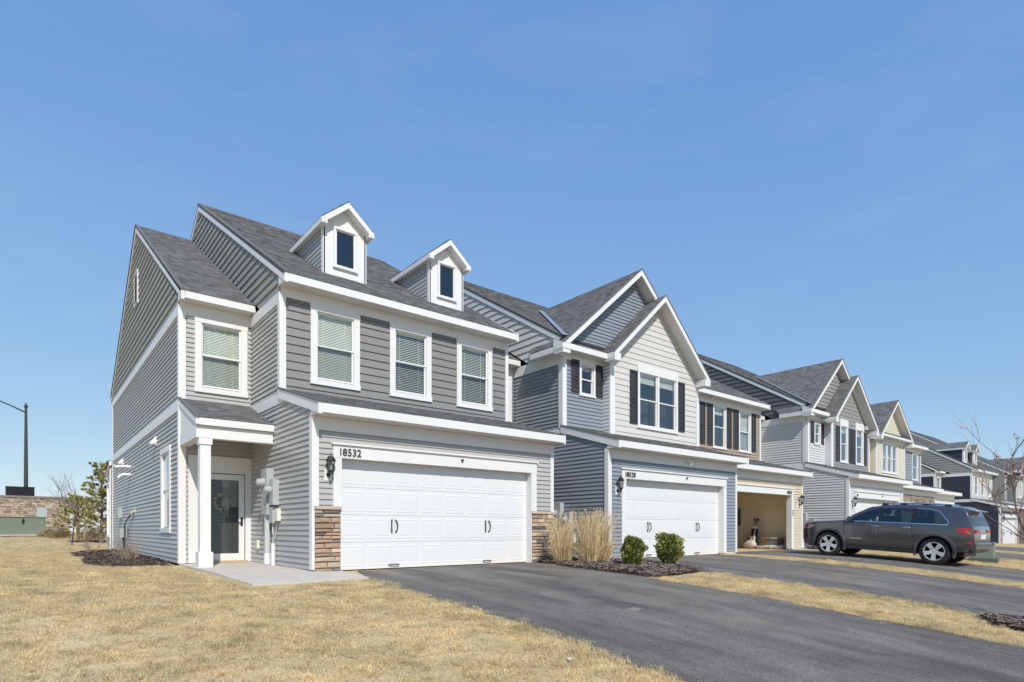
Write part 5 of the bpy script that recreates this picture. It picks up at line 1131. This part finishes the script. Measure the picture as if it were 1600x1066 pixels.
# ------------------------------------------------------------------ parked SUV
def suv(loc, pitch):
    PAINT = mat('granite_metallic_paint', (.098, .096, .102), .22, .04, 2, metal=.65, spec=.6)
    PAINT.node_tree.nodes['Principled BSDF'].inputs['Coat Weight'].default_value = 1.0; PAINT.node_tree.nodes['Principled BSDF'].inputs['Coat Roughness'].default_value = .06
    INT = mat('car_interior', (.035, .035, .037), .8); CHR = mat('chrome', (.72, .72, .73), .16, .02, 3, metal=1.0); TYRE = mat('tyre_rubber', (.022, .022, .023), .85, .2, 30); RIM = mat('alloy_rim', (.62, .62, .62), .3, .03, 4, metal=.4); CLAD = mat('body_cladding', (.075, .072, .074), .5, .1, 6)
    RED = mat('tail_red', (.50, .012, .015), .15, spec=.7); GL = glass('car_glass', (.62, .74, .68), 1.4); GLD = glass('car_glass_tinted', (.16, .19, .19), 1.5); HL = mat('head_lamp', (.42, .30, .22), .12, .3, 30, spec=.8)
    t = thing('parked_car', 'dark grey SUV parked nose-in on the driveway of the open garage', 'car', loc)
    t.rotation_euler = (0, -pitch, math.pi / 2); t.rotation_mode = 'XYZ'
    def interp(x, tab):
        tab = sorted(tab)
        if x <= tab[0][0]: return tab[0][1]
        for (a, p), (b, q) in zip(tab, tab[1:]):
            if x <= b: s = (x - a) / (b - a); s = s * s * (3 - 2 * s) * .35 + s * .65; return p + (q - p) * s
        return tab[-1][1]
    ZT = [(2.37, .88), (2.355, 1.0), (2.27, 1.065), (2.0, 1.105), (1.5, 1.15), (1.15, 1.185), (1.02, 1.215), (.66, 1.45), (.32, 1.63), (.05, 1.69), (-.4, 1.73), (-1.0, 1.735), (-1.6, 1.72), (-2.02, 1.685), (-2.16, 1.62), (-2.30, 1.38), (-2.40, 1.19), (-2.45, 1.08), (-2.47, .8)]
    ZB = [(2.37, .50), (2.30, .36), (2.05, .29), (1.5, .30), (0, .28), (-1.5, .31), (-2.1, .40), (-2.42, .50), (-2.47, .56)]
    WD = [(2.37, .70), (2.30, .80), (2.15, .87), (1.9, .915), (1.4, .935), (.8, .945), (-1.0, .95), (-1.7, .945), (-2.2, .925), (-2.40, .88), (-2.47, .81)]
    SH = [(2.37, .84), (2.1, 1.02), (1.2, 1.11), (0, 1.14), (-1.2, 1.165), (-2.0, 1.18), (-2.47, 1.12)]
    def wid(x, z):
        w_ = interp(x, WD); zs = interp(x, SH)
        if z > zs: return w_ - .012 - (z - zs) * .37
        lo = interp(x, ZB)
        f = (z - lo) / max(.01, zs - lo)
        return w_ * (1 - .075 * max(0, .22 - f) / .22 - .018 * max(0, f - .55) ** 2 * 4) - .012 * math.exp(-((z - .62) / .10) ** 2)
    X = sorted(set([round(x, 3) for x in frange(-2.47, 2.37, .09)] + [2.37, 2.34, 2.30, -2.47, -2.455, -2.42]))
    vs = []; rings = []
    for x in X:
        zt = interp(x, ZT); zb = interp(x, ZB); zs = min(interp(x, SH), zt - .03); pts = [(0, zb), (.55, zb)]
        for k in range(8): z = zb + .015 + (zs - zb - .015) * k / 7; pts.append((wid(x, z), z))
        zr = max(zs + .012, zt - .055)
        for k in range(1, 6): z = zs + (zr - zs) * k / 5; pts.append((wid(x, z), z))
        we = pts[-1][0]; pts += [(we - .025, zt - .03), (we - .075, zt - .012), (we * .5, zt + .012), (0, zt + .02)]
        ring = pts + [(-y, z) for y, z in pts[-2:0:-1]]; rings.append(len(vs)); vs += [(x, y, z) for y, z in ring]; K = len(ring)
    fs = []
    for a, b in zip(rings, rings[1:]): fs += [(a + j, a + (j + 1) % K, b + (j + 1) % K, b + j) for j in range(K)]
    fs += [tuple(rings[0] + j for j in range(K)), tuple(rings[-1] + j for j in range(K))[::-1]]
    body = obj('body', MB().add(vs, fs), PAINT, t); body.data.materials.append(INT)
    cutters = []
    def cutter(mb):
        o = obj('cutter', mb, INT); o.location = (0, 0, 0); cutters.append(o); return o
    wheels = [(1.457, 1), (1.457, -1), (-1.457, 1), (-1.457, -1)]
    fy = Fr((0, 0, 0), (1, 0, 0), (0, 0, 1), (0, 1, 0))
    circ = lambda cx, cz, r, n=28: [(cx + r * math.cos(2 * math.pi * k / n), cz + r * math.sin(2 * math.pi * k / n)) for k in range(n)]
    for x, s in wheels: cutter(MB().prism(fy, circ(x, .39, .445), .60 * s, 1.2 * s))
    cutter(MB().prism(fy, [(.82, 1.02), (.30, 1.52), (.05, 1.60), (-1.7, 1.585), (-2.0, 1.50), (-2.12, 1.02)], -.66, .66))
    W1 = [(.95, 1.185), (.84, 1.225), (.45, 1.455), (.24, 1.545), (.07, 1.585), (.05, 1.185)]
    W2 = [(-.03, 1.185), (-.01, 1.59), (-.4, 1.61), (-.86, 1.60), (-.82, 1.185)]
    W3 = [(-.90, 1.185), (-.94, 1.598), (-1.25, 1.585), (-1.46, 1.53), (-1.72, 1.25), (-1.72, 1.185)]
    for Wp in (W1, W2, W3): cutter(MB().prism(fy, Wp, -1.2, 1.2))
    for c in cutters:
        md = body.modifiers.new('cut', 'BOOLEAN'); md.operation = 'DIFFERENCE'; md.solver = 'EXACT'; md.object = c
        c.matrix_world = Matrix.Identity(4)
    # cut in the car's own space: evaluate with the body at the origin
    par = body.parent; body.parent = None; body.matrix_world = Matrix.Identity(4); bpy.context.view_layer.update()
    dg = bpy.context.evaluated_depsgraph_get(); me = bpy.data.meshes.new_from_object(body.evaluated_get(dg)); body.modifiers.clear(); body.data = me; body.parent = par
    for c in cutters: bpy.data.objects.remove(c)
    me.polygons.foreach_set('use_smooth', [True] * len(me.polygons)); me.set_sharp_from_angle(angle=R(32))
    def patch(name, poly, s, m, off=.003, parent=t, sub=3):
        """polygon on the side surface, with thickness to the inside"""
        P = []
        n = len(poly)
        for i in range(n):
            a, b = poly[i], poly[(i + 1) % n]
            for k in range(sub): P.append((a[0] + (b[0] - a[0]) * k / sub, a[1] + (b[1] - a[1]) * k / sub))
        cx = sum(p[0] for p in P) / len(P); cz = sum(p[1] for p in P) / len(P)
        vs = [(cx, s * (wid(cx, cz) + off), cz)] + [(x, s * (wid(x, z) + off), z) for x, z in P] + [(x, s * (wid(x, z) - .01), z) for x, z in P]; k = len(P)
        return obj(name, MB().add(vs, [(0, 1 + i, 1 + (i + 1) % k) for i in range(k)] + [(1 + i, 1 + k + i, 1 + k + (i + 1) % k, 1 + (i + 1) % k) for i in range(k)]), m, parent)
    def strip(name, pts, s, w_, m, off=.004, parent=t):
        """ribbon along a polyline on the side surface"""
        V_ = []; n = len(pts); dense = []
        for a, b in zip(pts, pts[1:]): dense += [(a[0] + (b[0] - a[0]) * k / 4, a[1] + (b[1] - a[1]) * k / 4) for k in range(4)]
        dense.append(pts[-1]); n = len(dense)
        for i, p in enumerate(dense):
            a = Vec(dense[max(0, i - 1)]); b = Vec(dense[min(n - 1, i + 1)]); d = (b - a).normalized(); e = Vec((-d.y, d.x)) * w_ / 2
            for q in (Vec(p) - e, Vec(p) + e): V_.append((q.x, s * (wid(q.x, q.y) + off), q.y))
        return obj(name, MB().add(V_, [(2 * i, 2 * i + 1, 2 * i + 3, 2 * i + 2) for i in range(n - 1)]), m, parent, fix=False)
    for s in (1, -1):
        def flatpane(Wp, m):
            vs = [(x, s * (wid(x, z) - .004), z) for x, z in Wp]; obj('side_window', MB().add(vs, [tuple(range(len(vs)))]), m, t, fix=False)
        flatpane(W1, GL); flatpane(W2, GLD if s < 0 else GLD); flatpane(W3, GLD)
        strip('window_trim', [(.98, 1.172), (0, 1.17), (-.86, 1.17), (-1.75, 1.17)], s, .020, CHR)
        strip('window_trim', [(-1.75, 1.17), (-1.765, 1.25), (-1.50, 1.55), (-1.28, 1.605), (-.94, 1.62)], s, .018, CHR)
        patch('pillar', [(.05, 1.16), (.07, 1.60), (-.01, 1.605), (-.03, 1.16)], s, BLACK, .002); patch('pillar', [(-.82, 1.16), (-.86, 1.615), (-.94, 1.613), (-.90, 1.16)], s, BLACK, .002)
        SEAM = mat('panel_gap', (.006, .006, .006), .9)
        for pl in ([(1.0, 1.10), (1.02, .75), (.98, .42)], [(.0, 1.12), (.0, .42)], [(-.86, 1.12), (-.90, .85), (-1.02, .62)], [(.98, .42), (-.85, .42)], [(1.0, 1.13), (.05, 1.125)]): strip('panel_gap', pl, s, .009, SEAM)
        strip('side_moulding', [(.92, .585), (-.78, .60)], s, .035, CLAD, .012); strip('sill_cladding', [(1.0, .35), (-1.0, .35)], s, .10, CLAD, .010)
        strip('side_badge', [(.80, .625), (.45, .63)], s, .018, CHR, .016)
        for x in (.12, -.72): obj('door_handle', MB().tube([(x + .09, s * (wid(x, 1.02) + .01), 1.03), (x + .06, s * (wid(x, 1.02) + .04), 1.035), (x - .10, s * (wid(x, 1.02) + .04), 1.04), (x - .13, s * (wid(x, 1.02) + .01), 1.035)], .016, 6), CHR, t, smooth=True)
        # wheel arch mouldings
        for x in (1.457, -1.457):
            ring = []; n = 22; vs = []
            for k in range(n + 1):
                a = R(-18) + (math.pi + R(36)) * k / n
                for r, o_ in ((.445, .018), (.465, .028), (.52, .022), (.53, .0)):
                    px, pz = x + r * math.cos(a), .39 + r * math.sin(a); vs.append((px, s * (wid(px, max(pz, .33)) + o_), pz))
            obj('arch_moulding', MB().add(vs, [(4 * i + j, 4 * i + j + 1, 4 * i + j + 5, 4 * i + j + 4) for i in range(n) for j in range(3)]), CLAD, t, smooth=True, fix=False)
        H_ = patch('headlight', [(2.30, .87), (2.27, .96), (1.98, 1.0), (1.93, .94), (2.1, .86)], s, HL, .006); patch('fog_lamp', [(2.28, .56), (2.26, .64), (2.14, .64), (2.16, .56)], s, BLACK, .005)
        patch('tail_light', [(-1.98, 1.0), (-1.95, 1.085), (-2.3, 1.105), (-2.44, 1.085), (-2.445, .945), (-2.22, .93)], s, RED, .008)
        patch('rear_reflector', [(-2.28, .665), (-2.28, .72), (-2.43, .72), (-2.43, .665)], s, RED, .008)
        strip('bumper_strip', [(-1.98, .585), (-2.45, .60)], s, .025, CLAD, .006)
        y = s * (wid(.84, 1.16) + .0)
        M_ = obj('mirror', MB().lathe([(.02, -.1), (.075, -.08), (.09, 0), (.08, .09), (.03, .12)], 10, (.82, y + s * .12, 1.235), Matrix(((0, 0, .5), (0, 1, 0), (1, 0, 0))) @ Matrix(((.9, 0, 0), (0, 1.1, 0), (0, 0, 1)))), PAINT, t, smooth=True); obj('mirror_arm', MB().tube([(.84, y - s * .02, 1.17), (.83, y + s * .08, 1.19)], .03, 6), BLACK, M_)
        Rl = obj('roof_rail', MB().tube([(.02, s * .64, 1.69), (-.05, s * .64, 1.755), (-.9, s * .64, 1.775), (-1.62, s * .635, 1.745), (-1.70, s * .635, 1.68)], [.016, .022, .022, .022, .016], 6), CHR, t, smooth=True)
        for x in (-.02, -.52, -1.1, -1.64): obj('rail_foot', MB().cube(x - .1, x + .06, s * .64 - .025, s * .64 + .025, 1.66, 1.755), BLACK, Rl)
    def top(xa, xb, wa, m, name, n=6, off=.006):
        vs = []
        for i in range(n + 1):
            x = xa + (xb - xa) * i / n; zt = interp(x, ZT); we = wid(x, max(interp(x, SH) + .01, zt - .055)) - wa
            vs += [(x, -we, zt - .005 + off), (x, -we * .5, zt + .012 + off), (x, 0, zt + .02 + off), (x, we * .5, zt + .012 + off), (x, we, zt - .005 + off)]
        return obj(name, MB().add(vs, [(5 * i + j, 5 * i + j + 1, 5 * i + j + 6, 5 * i + j + 5) for i in range(n) for j in range(4)]), m, t, smooth=True, fix=False)
    BG = mat('windscreen_dark', (.02, .024, .026), .12, spec=.3)
    top(.98, .30, .075, BG, 'windscreen'); top(-2.22, -2.42, .11, BG, 'rear_window'); top(-.15, -1.3, .16, BG, 'sunroof')
    obj('spoiler', MB().prism(fy, [(-2.0, 1.655), (-2.38, 1.60), (-2.39, 1.575), (-2.1, 1.58)], -.62, .62), PAINT, t)
    # tail: gate seam, plate, bumper, lamps that wrap round
    fb = Fr((-2.47, 0, 0), (0, -1, 0), (0, 0, 1), (-1, 0, 0))
    box('number_plate', fb, -.26, .26, .80, .93, .0, .015, WHITE, t); box('gate_lamp', fb, -.72, -.42, .965, 1.06, -.03, .012, RED, t); box('gate_lamp', fb, .42, .72, .965, 1.06, -.03, .012, RED, t); box('chrome_bar', fb, -.42, .42, .955, .985, -.01, .016, CHR, t)
    obj('rear_bumper', MB().prism(fy, [(-2.40, .46), (-2.52, .50), (-2.53, .66), (-2.40, .72)], -.78, .78), PAINT, t); obj('bumper_guard', MB().prism(fy, [(-2.30, .38), (-2.48, .44), (-2.49, .50), (-2.30, .50)], -.74, .74), CLAD, t)
    # nose
    ff_ = Fr((2.37, 0, 0), (0, 1, 0), (0, 0, 1), (1, 0, 0))
    for k in range(7): u = -.45 + k * .15; box('grille_slot', ff_, u - .05, u + .05, .80, .92, -.08, .01, CHR, t)
    obj('lower_grille', MB().prism(fy, [(2.30, .42), (2.39, .46), (2.40, .62), (2.30, .64)], -.55, .55), CLAD, t)
    # cabin
    SEAT = mat('seat_black', (.03, .03, .032), .7)
    for x in (.18, -.72):
        for s in (1, -1):
            S = obj('seat', MB().prism(fy, [(x + .2, .85), (x - .1, .80), (x - .28, 1.36), (x - .17, 1.38), (x - .02, .97), (x + .2, .97)], s * .18, s * .58), SEAT, t); obj('headrest', MB().prism(fy, [(x - .27, 1.40), (x - .17, 1.40), (x - .19, 1.54), (x - .29, 1.54)], s * .27, s * .49), SEAT, S)
    obj('dashboard', MB().prism(fy, [(.80, 1.03), (.82, 1.13), (.55, 1.16), (.48, 1.04)], -.64, .64), SEAT, t); obj('steering_wheel', MB().tube([(.42 + .04 * math.sin(a), .36 + .18 * math.cos(a), 1.13 + .17 * math.sin(a)) for a in [k * math.pi / 8 for k in range(17)]], .016, 5), SEAT, t)
    # wheels
    tyre = [(.245, -.11), (.335, -.125), (.372, -.115), (.388, -.09), (.39, 0), (.388, .09), (.372, .115), (.335, .125), (.262, .118), (.258, .10)]
    for x, s in wheels:
        Mx = Matrix(((1, 0, 0), (0, 0, -s), (0, s, 0))) if False else Matrix(((1, 0, 0), (0, 0, s), (0, -s, 0)))
        c = Vec((x, s * .80, .39)); Wh = obj('wheel', MB().lathe(tyre, 36, c, Mx), TYRE, t, smooth=True)
        rim = MB().lathe([(.262, .10), (.268, .122), (.255, .125), (.24, .10), (.235, -.02), (.05, -.03)], 36, c, Mx); obj('rim', rim, RIM, Wh, smooth=True)
        obj('brake_disc', MB().lathe([(.16, -.02), (.16, .0), (.05, .0)], 24, c, Mx), CLAD, Wh); obj('rim_well', MB().lathe([(.234, -.025), (.234, -.015), (.06, -.015)], 24, c, Mx), BLACK, Wh)
        for k in range(5):
            a = k * 2 * math.pi / 5 + .3; d = Vec((math.cos(a), math.sin(a), 0)); e = Vec((-math.sin(a), math.cos(a), 0)); q = []
            for r, w_, z in ((.03, .052, .10), (.12, .050, .112), (.25, .068, .124)):
                for sg in (-1, 1): q.append(d * r + e * w_ * sg + Vec((0, 0, z)))
                for sg in (-1, 1): q.append(d * r + e * w_ * sg * .8 + Vec((0, 0, z - .05)))
            V_ = [c + Mx @ p for p in q]; obj('spoke', MB().add(V_, [(0, 1, 5, 4), (4, 5, 9, 8), (0, 4, 6, 2), (4, 8, 10, 6), (1, 3, 7, 5), (5, 7, 11, 9), (8, 9, 11, 10)]), RIM, Wh)
        obj('hub_cap', MB().lathe([(.062, .07), (.06, .10), (.03, .108)], 14, c, Mx), RIM, Wh, smooth=True)
    for o_ in list(bpy.data.objects):                    # shorter rear overhang
        if o_.parent == t or (o_.parent and o_.parent.parent == t):
            if o_.data.users == 1:
                for v_ in o_.data.vertices:
                    if v_.co.x < -1.95: v_.co.x = -1.95 + (v_.co.x + 1.95) * .80
    obj('underbody', MB().cube(-2.1, 2.2, -.6, .6, .27, .45), BLACK, t)
    return t
cy_ = -3.93; zf = gz(17, -2.46) + .012; zr_ = gz(17, -5.38) + .012
suv((17.0, cy_, (zf + zr_) / 2 + .0), math.atan2(zf - zr_, 2.915))
